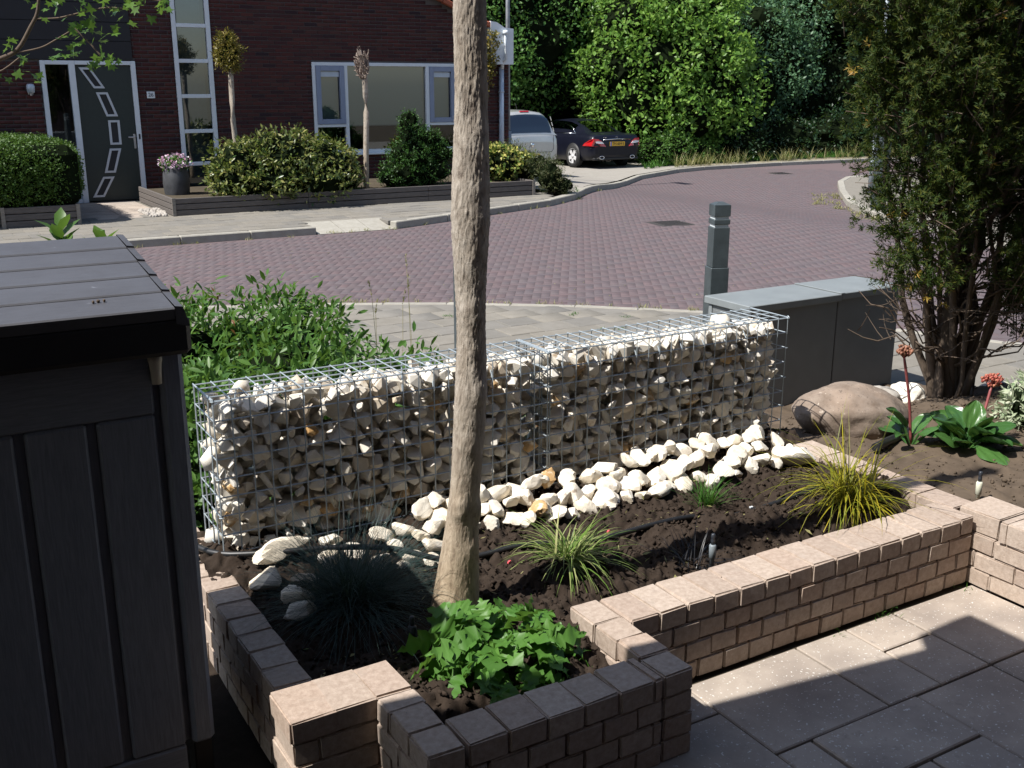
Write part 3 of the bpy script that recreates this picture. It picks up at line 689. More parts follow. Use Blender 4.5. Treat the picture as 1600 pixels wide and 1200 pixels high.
# loose white rocks along its foot, each a thing
LR = [rockmesh('rock', M['limebright'], 200 + k, 9 + k % 4, .05, 3) for k in range(9)]
LRb = [rockmesh('rock', M['limebrown'], 240 + k, 13, .08, 3) for k in range(2)]
def soil_rock(x, y, dz, s, me, lab, group=None, sc=None, rot=None):
    o = link('white_rock', me); o.location = (x, y, soilh(x, y) + dz); o.scale = sc or tuple(s * k * .9 for k in rng.uniform(.75, 1.25, 3) * np.array([1.15, .95, .82]))
    o.rotation_euler = rot or (rng.uniform(-.4, .4), rng.uniform(-.4, .4), rng.uniform(0, 6.28)); tag(o, lab, 'rock', group); return o
G1, G2 = 'white rocks in the storage box shade', 'white rocks just left of the trunk'
soil_rock(.975, 3.175, .03, .05, LR[0], 'long flat white rock lying in shade at the gabion left corner', None, (.105, .036, .034), (0, 0, .05))
for x, y, s in ((.90, 3.09, .052), (.955, 2.96, .05), (1.02, 3.06, .038), (1.13, 3.13, .045), (1.23, 3.17, .05), (.93, 2.86, .045), (1.10, 3.03, .035), (1.28, 3.08, .04), (1.17, 3.22, .04), (1.35, 3.20, .04)):
    soil_rock(x, y, .012, s, LR[int(rng.integers(0, 9))], 'white rock in the shade behind the blue fescue clump', G1)
for x, y, s, d in ((1.44, 3.19, .046, .03), (1.50, 3.09, .042, .01), (1.57, 3.18, .05, .04), (1.42, 3.09, .038, .01), (1.52, 3.22, .04, .06), (1.47, 3.02, .036, 0), (1.62, 3.10, .048, .02), (1.66, 3.2, .05, .05), (1.55, 2.99, .034, .0), (1.38, 3.16, .038, .01), (1.47, 3.13, .036, .04), (1.53, 3.15, .036, .05), (1.60, 3.04, .034, 0), (1.58, 3.23, .036, .07), (1.37, 3.06, .03, 0)):
    soil_rock(x, y, d, s, LR[int(rng.integers(0, 9))], 'sunlit white rock in the heap close behind the trunk foot', G2)
soil_rock(2.06, 3.23, .07, .047, LRb[0], 'rusty brown rock among the white ones at the gabion joint')
soil_rock(1.94, 3.11, .05, .046, LRb[1], 'white rock streaked with rust above the variegated grass')
ROWN = ('back row against the wire', 'middle row', 'front row on the soil')
def band(u0, u1, n, y0, y1, segs):
    for k in range(n):
        f = (k + .5) / n; u = u0 + (u1 - u0) * f + rng.normal() * .012; row = k % 3
        y = y1 - row * (y1 - y0) / 2.4 + rng.normal() * .010; s = rng.uniform(.036, .056); sg = segs[min(len(segs) - 1, int(f * len(segs)))]
        soil_rock(u, y, .012 + (2 - row) * .022, s, LR[int(rng.integers(0, 9))], 'white rock %s, %s' % (sg, ROWN[row]), 'white rocks %s, %s' % (sg, ROWN[row]))
band(1.70, 2.58, 40, 3.075, 3.225, ('just right of the trunk', 'behind the variegated grass', 'before the upright green tuft'))
band(2.58, 3.22, 27, 3.08, 3.23, ('behind the upright green tuft', 'near the yellow grass'))
soil_rock(3.21, 3.06, .03, .05, LR[3], 'long pale rock at the far right end of the row on the wall', None, (.085, .062, .045), (0, .1, -.4))

# ------------------------------------------------------------------ trunk in the flower bed
def trunk():
    t = thing('tree', 'bare upright tree trunk with rough grey bark standing in the bed', 'tree', (1.352, 2.66, .15))
    nr, nh = 150, 700; Hh = 3.6; V = np.zeros((nh, nr, 3))
    knots = [(.42, 3.9, .014, .03), (.40, 5.6, .012, .025), (.78, 5.05, .012, .035), (1.02, 4.3, .008, .04), (.28, 4.9, .008, .03), (1.5, 4.6, .008, .05), (.62, 4.2, .006, .03), (1.28, 5.3, .006, .03)]
    for j in range(nh):
        z = Hh * (j / (nh - 1)); r0 = .0475 + .016 * math.exp(-z / .12) + .019 * math.exp(-z / .5) + .0035 * math.sin(z * 5.1 + 1) + .003 * math.sin(z * 11)
        cx = .072 * (1 - math.exp(-z / .5)) + .008 * z + .010 * math.sin(z * 2.2); cy = .012 * math.sin(z * 1.7 + 1)
        for i in range(nr):
            a = 2 * math.pi * i / nr; ca, sa = math.cos(a), math.sin(a)
            p = Vector((ca * .5, sa * .5, z * 1.15)); q = Vector((ca * 4.4, sa * 4.4, z * 15.0)); q2 = Vector((ca * 10, sa * 10, z * 42))
            amt = .45 + .55 * sm(.5, 1.0, z)
            rid = abs(NZ.noise(q + Vector((0, 0, 3)) + Vector((NZ.noise(p * 4), 0, 0)) * .8)); rid2 = abs(NZ.noise(q2)); q3 = q2 * 2.1
            d = .010 * NZ.noise(p * 1.6) + amt * (.0032 * rid + .0032 * rid2 + .0025 * abs(NZ.noise(q3))) - .004
            for kz, ka, kr, ks in knots:
                dd = (((z - kz) / ks) ** 2 + ((((a - ka + math.pi) % (2 * math.pi)) - math.pi) * .065 / ks) ** 2)
                if dd < 6: d += kr * (math.exp(-dd) - .5 * math.exp(-dd * 4))
            V[j, i] = (cx + (r0 + d) * ca, cy + (r0 + d) * sa, z)
    I = np.arange(nr); F = []
    for j in range(nh - 1): F.append(np.stack([j * nr + I, j * nr + (I + 1) % nr, (j + 1) * nr + (I + 1) % nr, (j + 1) * nr + I], 1))
    link('trunk', npmesh('trunk', V, np.concatenate(F), [M['bark']], smooth=True), t)
trunk()

# ------------------------------------------------------------------ storage box on the left
def storage_box():
    t = thing('storage_box', 'taupe plastic garden storage box with dark slatted lid on the left', 'storage box', (0, 0, .088)); t.scale = (.951, .951, .951)
    xr, yf, yb = .597, 2.66, 3.18; xl = -.72
    m = MB(); m.box((xl, yf + .02, .04), (xr - .03, yb, 1.14)); m.done('body', M['shed'], t)
    m = MB(); m.box((.535, yf - .004, .03), (xr, yf + .10, 1.16), .012); m.done('corner_post', M['shed'], t)
    m = MB(); m.box((.54, yf + .012, -.15), (xr - .006, yf + .09, .0285), .004); m.done('foot', M['fascia'], t)
    m = MB(); m.box((xr - .02, yf + .105, .05), (xr - .004, yb, 1.15), .004); m.done('side_panel', M['shed'], t)
    m = MB(); m.box((xl, yf, 1.0), (.518, yf + .03, 1.165), .006); m.done('top_rail', M['shedh'], t)
    m = MB(); m.box((xl, yf, -.06), (.518, yf + .03, .035), .006); m.done('bottom_rail', M['shedh'], t)
    x = .518
    while x > xl:
        m = MB(); m.box((x - .142, yf + .0005, .037), (x - .0005, yf + .03, .998), .007); m.done('front_board', M['shed'], t)
        m = MB(); m.box((x - .165, yf + .016, .037), (x - .1425, yf + .03, .998)); m.done('groove', M['shed'], t); x -= .1655
    m = MB(); m.lathe([(.0125, 0), (.0135, .03), (.016, .055), (.0175, .06), (.0175, .07), (.012, .074)], (.527, yf - .012, 1.083), 14); m.done('hinge_cap', M['cap'], t)
    # lid: five lapped planks rising to the back, on a black frame
    y0, y1, z0, z1 = 2.575, 3.24, 1.285, 1.385; n = 5
    def lz(y): return z0 + (z1 - z0) * (y - y0) / (y1 - y0)
    for k in range(n):
        a, b = y0 + (y1 - y0) * k / n, y0 + (y1 - y0) * (k + 1) / n - .005
        m = MB(); za, zb = lz(a) + .0005, lz(b) - .003
        V = [(xl, a + .004, za), (.570, a + .004, za), (.570, b, zb), (xl, b, zb), (xl, a, za - .004), (.570, a, za - .004), (.570, a + .004, za - .030), (xl, a + .004, za - .030), (.570, b, zb - .02), (xl, b, zb - .02)]
        for f in ((0, 1, 2, 3), (4, 5, 1, 0), (7, 6, 5, 4), (7, 9, 8, 6), (3, 2, 8, 9)): m.face([V[i] for i in f])
        m.face([V[1], V[5], V[6], V[8], V[2]]); m.face([V[0], V[3], V[9], V[7], V[4]])
        m.done('lid_plank', M['lid'], t)
    m = MB()
    for k in range(n):
        a, b = y0 + (y1 - y0) * k / n, y0 + (y1 - y0) * (k + 1) / n
        V = [(.571, a, lz(a) + .004), (.590, a, lz(a) + .001), (.590, b + .01, lz(b) - .003), (.571, b + .01, lz(b) - .001)]
        lo = [(.571, a, lz(a) - .04), (.604, a, lz(a) - .05), (.604, b + .01, lz(b) - .05), (.571, b + .01, lz(b) - .04)]
        m.face(V); m.face([V[1], lo[1], lo[2], V[2]]); m.face([V[0], lo[0], lo[1], V[1]]); m.face([V[3], V[2], lo[2], lo[3]])
    m.done('lid_trim', M['lid'], t)
    m = MB(); m.box((xl, y0 + .004, 1.165), (.606, y1 + .02, 1.262), .012); m.done('lid_frame', M['fascia'], t)
    m = MB()
    for x, y, s in ((.40, 2.665, .003), (.412, 2.668, .004), (.426, 2.669, .003)): m.box((x - s, y - .003, lz(y) - .002), (x + s, y + .003, lz(y) + .006), .002)
    m.done('dirt_crumb', M['twig'], t)
storage_box()

# ------------------------------------------------------------------ bollards, cabinet, posts
def bollard(x, y, z0, z1, rot, lab):
    t = thing('bollard', lab, 'bollard', (x, y, z0), 'grey bollards on the near pavement'); t.rotation_euler = (0, 0, rot)
    h = z1 - z0; w = .054
    m = MB(); m.box((-w - .006, -w - .006, 0), (w + .006, w + .006, h * .655), .004); m.done('base', M['bollard'], t)
    m = MB(); m.box((-w, -w, h * .655), (w, w, h - .155), .004); m.done('shaft', M['bollard'], t)
    for k, z in enumerate((h - .155, h - .105)):
        m = MB(); m.box((-w + .009, -w + .009, z), (w - .009, w - .009, z + .018)); m.done('reflective_band', M['reflect'], t)
        if k == 0: m = MB(); m.box((-w, -w, z + .018), (w, w, z + .05), .004); m.done('collar', M['bollard'], t)
    z = h - .087; m = MB(); m.box((-w, -w, z), (w, w, h - .016), .003)
    V = [(-w, -w, h - .016), (w, -w, h - .016), (w, w, h - .016), (-w, w, h - .016)]; w2 = .02; U = [(-w2, -w2, h), (w2, -w2, h), (w2, w2, h), (-w2, w2, h)]
    for q in range(4): m.face([V[q], V[(q + 1) % 4], U[(q + 1) % 4], U[q]])
    m.face(U); m.done('head', M['bollard'], t)
bollard(4.54, 5.12, -.09, 1.1, R(-30.5 - 12 + 21), 'square grey bollard with pale bands standing behind the utility cabinet')
bollard(3.208, 6.053, -.09, 1.1, R(-30.5 + 4 + 21), 'grey bollard almost hidden behind the tree trunk')
def cabinet():
    t = thing('utility_cabinet', 'low grey green steel utility cabinet with two lids beside the gabion', 'cabinet')
    x0, x1, xs_, y0, y1, z0, zt = 4.155, 5.415, 4.87, 4.395, 4.745, -.1, .555
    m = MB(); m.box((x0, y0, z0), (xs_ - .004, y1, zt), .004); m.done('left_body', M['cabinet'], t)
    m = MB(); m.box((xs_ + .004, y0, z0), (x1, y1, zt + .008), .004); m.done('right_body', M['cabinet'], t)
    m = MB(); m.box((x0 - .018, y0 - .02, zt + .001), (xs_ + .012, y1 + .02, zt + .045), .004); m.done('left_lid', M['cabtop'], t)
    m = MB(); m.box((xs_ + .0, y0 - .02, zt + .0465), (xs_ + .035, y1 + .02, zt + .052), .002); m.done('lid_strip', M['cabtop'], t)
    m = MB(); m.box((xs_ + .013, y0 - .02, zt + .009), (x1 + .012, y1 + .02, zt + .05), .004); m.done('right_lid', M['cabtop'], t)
    m = MB(); m.box((x0 - .004, y0 + .04, z0 + .05), (x0 - .0005, y1 - .05, zt - .03), .001); m.done('side_panel', M['cabinet'], t)
    m = MB(); m.box((x0 - .006, y1 - .04, z0), (x0 - .0005, y1 - .012, zt - .003), .001); m.done('edge_strip', M['cabtop'], t)
cabinet()
t = thing('sign_post', 'slim galvanised post on the traffic island behind the yew', 'post', (17.36, 15.08, -.3))
m = MB(); m.tube([(0, 0, 0), (0, 0, 1.05)], .052, 12); m.done('sleeve', M['lamppost'], t)
m = MB(); m.tube([(0, 0, 1.05), (0, 0, 3.8)], .036, 12); m.done('pole', M['lamppost'], t)
m = MB(); m.tube([(0, 0, 3.8), (0, 0, 3.86)], [.04, .01], 12); m.done('cap', M['lamppost'], t)
t = thing('bollard', 'dark square bollard at the island kerb half hidden by the yew', 'bollard', (15.26, 13.05, -.3))
m = MB(); m.box((-.1, -.1, 0), (.1, .1, 1.2), .012); m.done('shaft', M['bollard'], t)
m = MB(); m.box((-.085, -.085, 1.2), (.085, .085, 1.24), .01); m.done('head', M['bollard'], t)
t = thing('lamp_post', 'pale metal lamp post rising behind the right corner of the house', 'lamp post', (11.68, 20.0, -.02))
m = MB(); m.tube([(0, 0, 0), (0, 0, .9)], .075, 12); m.done('sleeve', M['lamppost'], t)
m = MB(); m.tube([(0, 0, .9), (0, 0, 6.2)], [.05, .035], 12); m.done('pole', M['lamppost'], t)
m = MB(); m.box((-.12, -.5, 6.2), (.12, .12, 6.32), .03); m.done('lamp_head', M['lamppost'], t)
# hoses, sprinklers, tags
def dz_(x, y, d=.0): return (x, y, soilh(x, y) + d)
m = MB(); P = [(.74, 3.40, .305), (.80, 3.27, .305), (.95, 3.17, .315), (1.14, 3.11, .312), (1.32, 3.04, .295)] + [dz_(x, y, .013) for x, y in ((1.50, 2.94), (1.75, 2.90), (1.9, 2.86), (2.06, 2.84), (2.25, 2.83), (2.44, 2.83), (2.65, 2.82), (2.91, 2.80), (3.1, 2.80))]
def smoothp(P, k=4):
    P = [Vector(p) for p in P]; o = []
    for i in range(len(P) - 1):
        p0, p1, p2, p3 = P[max(i - 1, 0)], P[i], P[i + 1], P[min(i + 2, len(P) - 1)]
        for s in range(k):
            t = s / k; o.append(.5 * ((2 * p1) + (p2 - p0) * t + (2 * p0 - 5 * p1 + 4 * p2 - p3) * t * t + (3 * p1 - p0 - 3 * p2 + p3) * t ** 3))
    o.append(P[-1]); return o
m.tube(smoothp(P), .0105, 8); tag(m.done('hose', M['hose']), 'thin black drip hose lying across the flower bed', 'hose')
m = MB(); m.tube(smoothp([(3.60, 2.97, .275), (3.75, 3.03, .26), (3.95, 3.10, .24), (4.2, 3.19, .23), (4.4, 3.27, .19)]), .019, 10); tag(m.done('hose', M['hose']), 'thick black hose lying below the boulder', 'hose')
def sprinkler(x, y, z, mat, lab, h=.09):
    t = thing('sprinkler', lab, 'sprinkler', (x, y, z))
    m = MB(); m.lathe([(.008, -.05), (.008, h * .45), (.0115, h * .47), (.0125, h * .8), (.009, h * .84)], (0, 0, 0), 12); m.done('riser', mat, t)
    m = MB(); m.lathe([(.007, h * .845), (.008, h * .95), (.006, h), (.008, h * 1.03), (.007, h * 1.12), (.004, h * 1.14)], (0, 0, 0), 10); m.done('nozzle', M['darkcap'], t)
sprinkler(2.255, 2.49, soilh(2.255, 2.49), M['pipegrey'], 'grey pipe sprinkler standing by the black grass', .13)
sprinkler(3.53, 2.40, .20, M['pipecream'], 'cream pipe sprinkler with dark nozzle by the right wall', .14)
sprinkler(1.165, 2.555, soilh(1.165, 2.555) - .03, M['darkcap'], 'black sprinkler head left of the acanthus', .10)
for x, y, lab in ((2.13, 2.92, 'small pink tag lying on the soil below the white rocks'), (1.66, 2.84, 'small orange tag beside the variegated grass')):
    m = MB(); m.box((-.008, -.004, 0), (.008, .004, .012), .002); o = m.done('plant_tag', M['pinktag']); o.location = dz_(x, y, .004); o.rotation_euler = (.3, .2, .6); tag(o, lab, 'tag')
m = MB(); m.box((-.008, -.004, 0), (.009, .005, .007), .002); o = m.done('hose_clip', M['white']); o.location = dz_(2.74, 2.82, .016); tag(o, 'tiny white clip sitting on the drip hose', 'clip')
# boulder and rocks in the right bed
def bigrock(name, loc, sc, rot, mat, seed, lab, amp=.10):
    bm = bmesh.new(); bmesh.ops.create_icosphere(bm, subdivisions=5, radius=1); off = Vector((seed, seed * 2.3, 0))
    for v in bm.verts:
        p = v.co.copy(); v.co = p * (1 + amp * NZ.noise(p * 1.1 + off) + amp * .35 * NZ.noise(p * 3 + off) + amp * .12 * NZ.noise(p * 9 + off) - amp * .5 * max(0, .18 - abs(NZ.noise(p * 1.7 + off * 2))) )
    me = bpy.data.meshes.new(name); bm.to_mesh(me); bm.free(); me.materials.append(mat); me.polygons.foreach_set('use_smooth', np.ones(len(me.polygons), bool))
    o = link(name, me); o.location = loc; o.scale = sc; o.rotation_euler = rot; tag(o, lab, 'rock'); return o
bigrock('boulder', (3.885, 3.37, .27), (.295, .19, .145), (0, .10, -.30), M['boulder'], 4, 'big rounded brown boulder beside the right end of the gabion', .14)
bigrock('rock', (4.58, 3.80, .10), (.17, .12, .10), (0, 0, .4), M['greyrock'], 9, 'grey rock lying just behind the big boulder', .2)
bigrock('rock', (4.82, 3.80, .10), (.125, .10, .095), (.2, 0, 1), M['limebright'], 13, 'white rock between the boulder and the yew stems', .25)
bigrock('rock', (4.33, 3.02, .21), (.09, .06, .06), (.2, 0, 1), M['greyrock'], 15, 'small flat grey stone behind the bergenia leaves', .25)
bigrock('rock', (5.6, 3.75, .0), (.16, .13, .10), (.2, 0, 1), M['greyrock'], 17, 'dull grey rock in the shade right of the yew', .25)
# ------------------------------------------------------------------ house across the street
FY = 18.2
house = thing('brick_house', 'dark red brick house with green front door across the street', 'house')
OPEN = [(2.33, 3.75, -1, 2.19), (4.36, 4.99, .0, 3.62), (6.69, 9.54, .64, 2.21)]
def gable(u): return min(3.31 + .41 * (9.11 - u), 3.31 + .41 * (9.11 - 3.8) - .41 * (3.8 - u))
def facade():
    bl, bh = .22, .062; items = []
    for r in range(1, 86):
        z = r * bh; u = -1.2 + (bl / 2 if r % 2 else 0)
        while u < 10.65:
            segs = [(max(u, -1.2), min(u + bl - .011, 10.645))]
            for a, b, c, d in OPEN + [(-9, 3.715, 2.2, 3.65)]:
                if z + bh > c + .005 and z < d - .002:
                    ns = []
                    for s, e in segs:
                        if e <= a or s >= b: ns.append((s, e))
                        else:
                            if a - s > .02: ns.append((s, a - .002))
                            if e - b > .02: ns.append((b + .002, e))
                    segs = ns
            for s, e in segs:
                if e - s > .02 and z + bh < min(gable(s), gable(e)) - .02: items.append((s, e, z))
            u += bl
    full = [i for i in items if i[1] - i[0] > .2 and i[2] < 3.4 and i[0] > 4.9]
    full.sort(key=lambda i: abs(i[2] - 1.9) + abs(i[0] - 5.8) * .35); sel = set(full[:300])
    me = brickmesh('brick', M['facadebrick'], .209, .016, .051, .003, .0006, 5)
    me2 = brickmesh('brick', M['facadebrick'], .209, .016, .051, .003, .0006, 6)
    for k, (s, e, z) in enumerate(full[:300]):
        o = link('brick', me if k % 2 else me2, house); o.location = ((s + e) / 2, FY + .008 + rng.normal() * .0008, z + bh / 2)
    rest = [i for i in items if i not in sel]; A = np.array(rest); n = len(A)
    V = np.zeros((n, 8, 3)); y0 = FY + rng.normal(size=n) * .0009; c = .003
    for k, (fx, fz, ins, back) in enumerate(((0, 0, 1, 0), (1, 0, 1, 0), (1, 1, 1, 0), (0, 1, 1, 0), (0, 0, 0, 1), (1, 0, 0, 1), (1, 1, 0, 1), (0, 1, 0, 1))):
        V[:, k, 0] = np.where(fx, A[:, 1] - c * ins, A[:, 0] + c * ins); V[:, k, 2] = A[:, 2] + (.0565 - c * ins if fz else .0055 + c * ins); V[:, k, 1] = y0 + (.012 if back else 0)
    F = np.array([[0, 1, 2, 3], [4, 5, 1, 0], [5, 6, 2, 1], [6, 7, 3, 2], [7, 4, 0, 3]])[None] + (np.arange(n) * 8)[:, None, None]
    kind(link('brick', npmesh('brick', V.reshape(-1, 3), F.reshape(-1, 4), [M['facadebrick']]), house), 'stuff')
    # mortar backing with the openings cut out
    us = sorted({-3.0, 8.4, 9.38, 10.0, 10.65} | {q for a, b, c, d in OPEN for q in (a, b)}); zs = sorted({-.2, 0., 3.2} | {max(q, -.2) for a, b, c, d in OPEN for q in (c, d)} - {-.2})
    m = MB(); yb = FY + .011
    for i in range(len(us) - 1):
        for j in range(len(zs) - 1):
            uc, zc = (us[i] + us[i + 1]) / 2, (zs[j] + zs[j + 1]) / 2
            if any(a < uc < b and c < zc < d for a, b, c, d in OPEN): continue
            top = [max(zs[j], min(zs[j + 1], gable(q))) for q in (us[i], us[i + 1])]
            if max(top) <= zs[j]: continue
            m.face([(us[i], yb, zs[j]), (us[i + 1], yb, zs[j]), (us[i + 1], yb, min(top[1], 9)), (us[i], yb, min(top[0], 9))])
    us2 = [-3.0, 2.33, 3.75, 3.8, 4.36, 4.99, 6.69, 8.35, 9.54, 10.65]
    for a, b in zip(us2[:-1], us2[1:]):
        z0 = 3.62; m.face([(a, yb + .0005, z0), (b, yb + .0005, z0), (b, yb + .0005, max(z0, gable(b))), (a, yb + .0005, max(z0, gable(a)))]) if gable((a + b) / 2) > z0 + .1 else None
    for a, b, c, d in OPEN:      # reveals
        for P in ([(a, yb, c), (a, yb, d), (a, yb + .2, d), (a, yb + .2, c)], [(b, yb, c), (b, yb, d), (b, yb + .2, d), (b, yb + .2, c)], [(a, yb, d), (b, yb, d), (b, yb + .2, d), (a, yb + .2, d)], [(a, yb, max(c, 0)), (b, yb, max(c, 0)), (b, yb + .2, max(c, 0)), (a, yb + .2, max(c, 0))]): m.face(P)
    m.done('wall', M['mortar'], house)
    m = MB(); m.face([(10.65, FY + .011, -.2), (10.65, 27, -.2), (10.65, 27, gable(10.65)), (10.65, FY + .011, gable(10.65))]); m.face([(-3, FY + .011, -.2), (-3, 27, -.2), (-3, 27, 3), (-3, FY + .011, 3)]); m.done('side_wall', M['facadebrick'], house)
facade()
m = MB()
for s, u0 in ((1, 10.64), (-1, -3.35)):
    m.face([(3.8, FY - .12, gable(3.8) + .06), (u0, FY - .12, gable(u0) + .06), (u0, 27.2, gable(u0) + .06), (3.8, 27.2, gable(3.8) + .06)])
roof = m.done('roof', M['rooftile'], house)
for k in range(23):          # verge tiles along the gable edge
    u = 10.4 - k * .3; m = MB(); a, b = u, u - .3
    m.box((-.156, -.05, -.045), (.156, .06, .045), .012, Matrix.Rotation(math.atan(.41), 3, 'Y'), None)
    o = m.done('verge_tile', M['rooftile'], roof); o.location = ((a + b) / 2, FY - .10, gable((a + b) / 2) + .03)
def frame(m, u0, u1, z0, z1, w, y0, y1):
    m.box((u0, y0, z0), (u0 + w, y1, z1), .004); m.box((u1 - w, y0, z0), (u1, y1, z1), .004)
    m.box((u0 + w, y0 + .001, z0), (u1 - w, y1, z0 + w), .004); m.box((u0 + w, y0 + .001, z1 - w), (u1 - w, y1, z1), .004)
def pane(u0, u1, z0, z1, y, parent):
    m = MB(); m.face([(u0, y, z0), (u1, y, z0), (u1, y, z1), (u0, y, z1)]); return m.done('pane', M['glass'], parent)
def room(u0, u1, z0, z1, d, mat):
    m = MB(); y0, y1 = FY + .215, FY + .215 + d
    m.face([(u0, y1, z0), (u1, y1, z0), (u1, y1, z1), (u0, y1, z1)])
    for P in ([(u0, y0, z0), (u0, y1, z0), (u0, y1, z1), (u0, y0, z1)], [(u1, y0, z0), (u1, y1, z0), (u1, y1, z1), (u1, y0, z1)], [(u0, y0, z0), (u1, y0, z0), (u1, y1, z0), (u0, y1, z0)], [(u0, y0, z1), (u1, y0, z1), (u1, y1, z1), (u0, y1, z1)]): m.face(P)
    m.done('interior', mat, house)
# door set
m = MB(); y0, y1 = FY - .03, FY + .06
m.box((2.335, y0, 0), (2.405, y1, 2.185), .005); m.box((2.745, y0, 0), (2.835, y1, 2.185), .005); m.box((3.67, y0, 0), (3.745, y1, 2.185), .005)
m.box((2.406, y0 + .002, 2.125), (2.744, y1, 2.185), .004); m.box((2.836, y0 + .002, 2.125), (3.669, y1, 2.185), .004); m.box((2.406, y0 + .002, .80), (2.744, y1, .86), .004); m.box((2.406, y0 + .02, .06), (2.744, y1, .80), .004); m.box((2.406, y0 + .002, 0), (2.744, y1, .06), .004)
dfr = m.done('door_frame', M['white'], house)
pane(2.404, 2.746, .858, 2.126, FY + .03, dfr); room(2.3, 2.84, 0, 2.3, .6, M['darkroom'])
m = MB(); m.box((2.838, FY + .005, .02), (3.667, FY + .05, 2.122), .004); door = m.done('door', M['door'], house)
ARC = [[(2.89, 2.085), (3.06, 2.085), (3.255, 1.77), (3.09, 1.77)], [(3.11, 1.71), (3.285, 1.71), (3.41, 1.34), (3.235, 1.34)], [(3.25, 1.28), (3.425, 1.28), (3.425, .90), (3.25, .90)], [(3.235, .84), (3.41, .84), (3.29, .46), (3.12, .46)], [(3.09, .40), (3.265, .40), (3.08, .08), (2.905, .08)]]
for q in ARC:
    m = MB(); c = Vector((sum(p[0] for p in q) / 4, sum(p[1] for p in q) / 4)); inn = []
    for p in q:
        v = Vector(p) - c; inn.append((c.x + v.x * .70 if abs(v.x) > 0 else c.x, c.y + v.y - math.copysign(.032, v.y)))
    # inner edge follows the slanted sides
    for k in range(4):
        p = q[k]; t = .032 / abs(q[0][1] - q[3][1]); o_ = q[3 - k] if k in (0, 3) else q[3 - k]
        hx = p[0] + (o_[0] - p[0]) * t; inn[k] = (hx + (.036 if k in (0, 3) else -.036), p[1] - math.copysign(.032, p[1] - c.y))
    f, b = FY - .010, FY + .004
    for k in range(4):
        a1, a2, i1, i2 = q[k], q[(k + 1) % 4], inn[k], inn[(k + 1) % 4]
        m.face([(a1[0], f, a1[1]), (a2[0], f, a2[1]), (i2[0], f, i2[1]), (i1[0], f, i1[1])]); m.face([(a1[0], f, a1[1]), (a2[0], f, a2[1]), (a2[0], b, a2[1]), (a1[0], b, a1[1])]); m.face([(i1[0], f, i1[1]), (i2[0], f, i2[1]), (i2[0], b, i2[1]), (i1[0], b, i1[1])])
    m.mi = 1; m.face([(x, FY + .002, z) for x, z in inn]); m.done('door_window', [M['doortrim'], M['darkroom']], door)
m = MB(); m.box((3.615, FY - .01, .83), (3.65, FY + .004, 1.06), .004); m.box((3.53, FY - .05, 1.0), (3.645, FY - .03, 1.022), .006); m.box((3.622, FY - .03, 1.0), (3.642, FY - .01, 1.022)); m.done('door_handle', M['steel'], door)
m = MB(); m.box((3.695, FY - .042, .98), (3.72, FY - .03, 1.06), .004); m.done('doorbell', M['fascia'], dfr)
for k in range(5):
    m = MB(); m.box((-3, FY - .025, 2.2 + k * .283), (3.712, FY + .009, 2.2 + k * .283 + .279), .004); m.done('cladding_board', M['blackboard'], house)
# tall strip window: six lights
m = MB(); y0, y1 = FY - .02, FY + .06
m.box((4.365, y0, .05), (4.435, y1, 3.6), .005); m.box((4.915, y0, .05), (4.985, y1, 3.6), .005)
ZB = [.05, .555, 1.085, 1.645, 2.20, 2.75, 3.3]
for z in ZB: m.box((4.436, y0 + .002, z - .03), (4.914, y1, z + .03), .004)
st = m.done('window', M['white'], house)
for a, b in zip(ZB[:-1], ZB[1:]): pane(4.434, 4.916, a + .028, b - .028, FY + .03, st)
room(4.3, 5.05, 0, 3.6, .5, M['darkroom'])
m = MB(); m.face([(4.43, FY + .3, .02), (4.92, FY + .3, .02), (4.92, FY + .3, 3.58), (4.43, FY + .3, 3.58)]); m.done('blind', plain('net_curtain', (.22, .25, .26), .9, namt=.2, nscale=5), st)
# wide window
m = MB(); u0, u1, z0, z1 = 6.695, 9.535, .645, 2.205
frame(m, u0, u1, z0, z1, .058, y0, y1); m.box((7.283, y0, z0 + .059), (7.345, y1, z1 - .059), .004); m.box((8.875, y0, z0 + .059), (8.945, y1, z1 - .059), .004)
m.box((u0 + .059, y0, 1.105), (7.282, y1, 1.155), .004); m.box((8.946, y0, 1.105), (u1 - .059, y1, 1.155), .004)
m.box((u0 - .03, FY - .07, z0 - .035), (u1 + .03, FY + .06, z0 - .001), .006)
wd = m.done('window', M['white'], house)
for a, b in ((6.757, 7.280), (8.948, 9.473)):
    m = MB(); frame(m, a, b, 1.157, 2.144, .085, FY - .035, FY + .045); sa = m.done('sash', M['sash'], wd)
    m = MB(); m.box((a + .09, FY - .005, 1.96), (b - .09, FY + .02, 2.05), .004); m.done('vent_grille', M['zinc'], sa)
    pane(a + .08, b - .08, 1.24, 2.06, FY + .025, wd); pane(a, b, .70, 1.108, FY + .03, wd)
pane(7.343, 8.877, .70, 2.15, FY + .03, wd)
for a, b, zb in ((7.35, 8.87, 1.13), (6.83, 7.2, 1.2), (9.02, 9.4, 1.2)):
    m = MB(); m.face([(a, FY + .10, zb), (b, FY + .10, zb), (b, FY + .10, 2.14), (a, FY + .10, 2.14)]); m.box((a, FY + .092, zb - .02), (b, FY + .108, zb - .001)); m.done('blind', M['blind'], wd)
room(6.6, 9.6, .5, 2.3, 2.5, M['darkroom'])
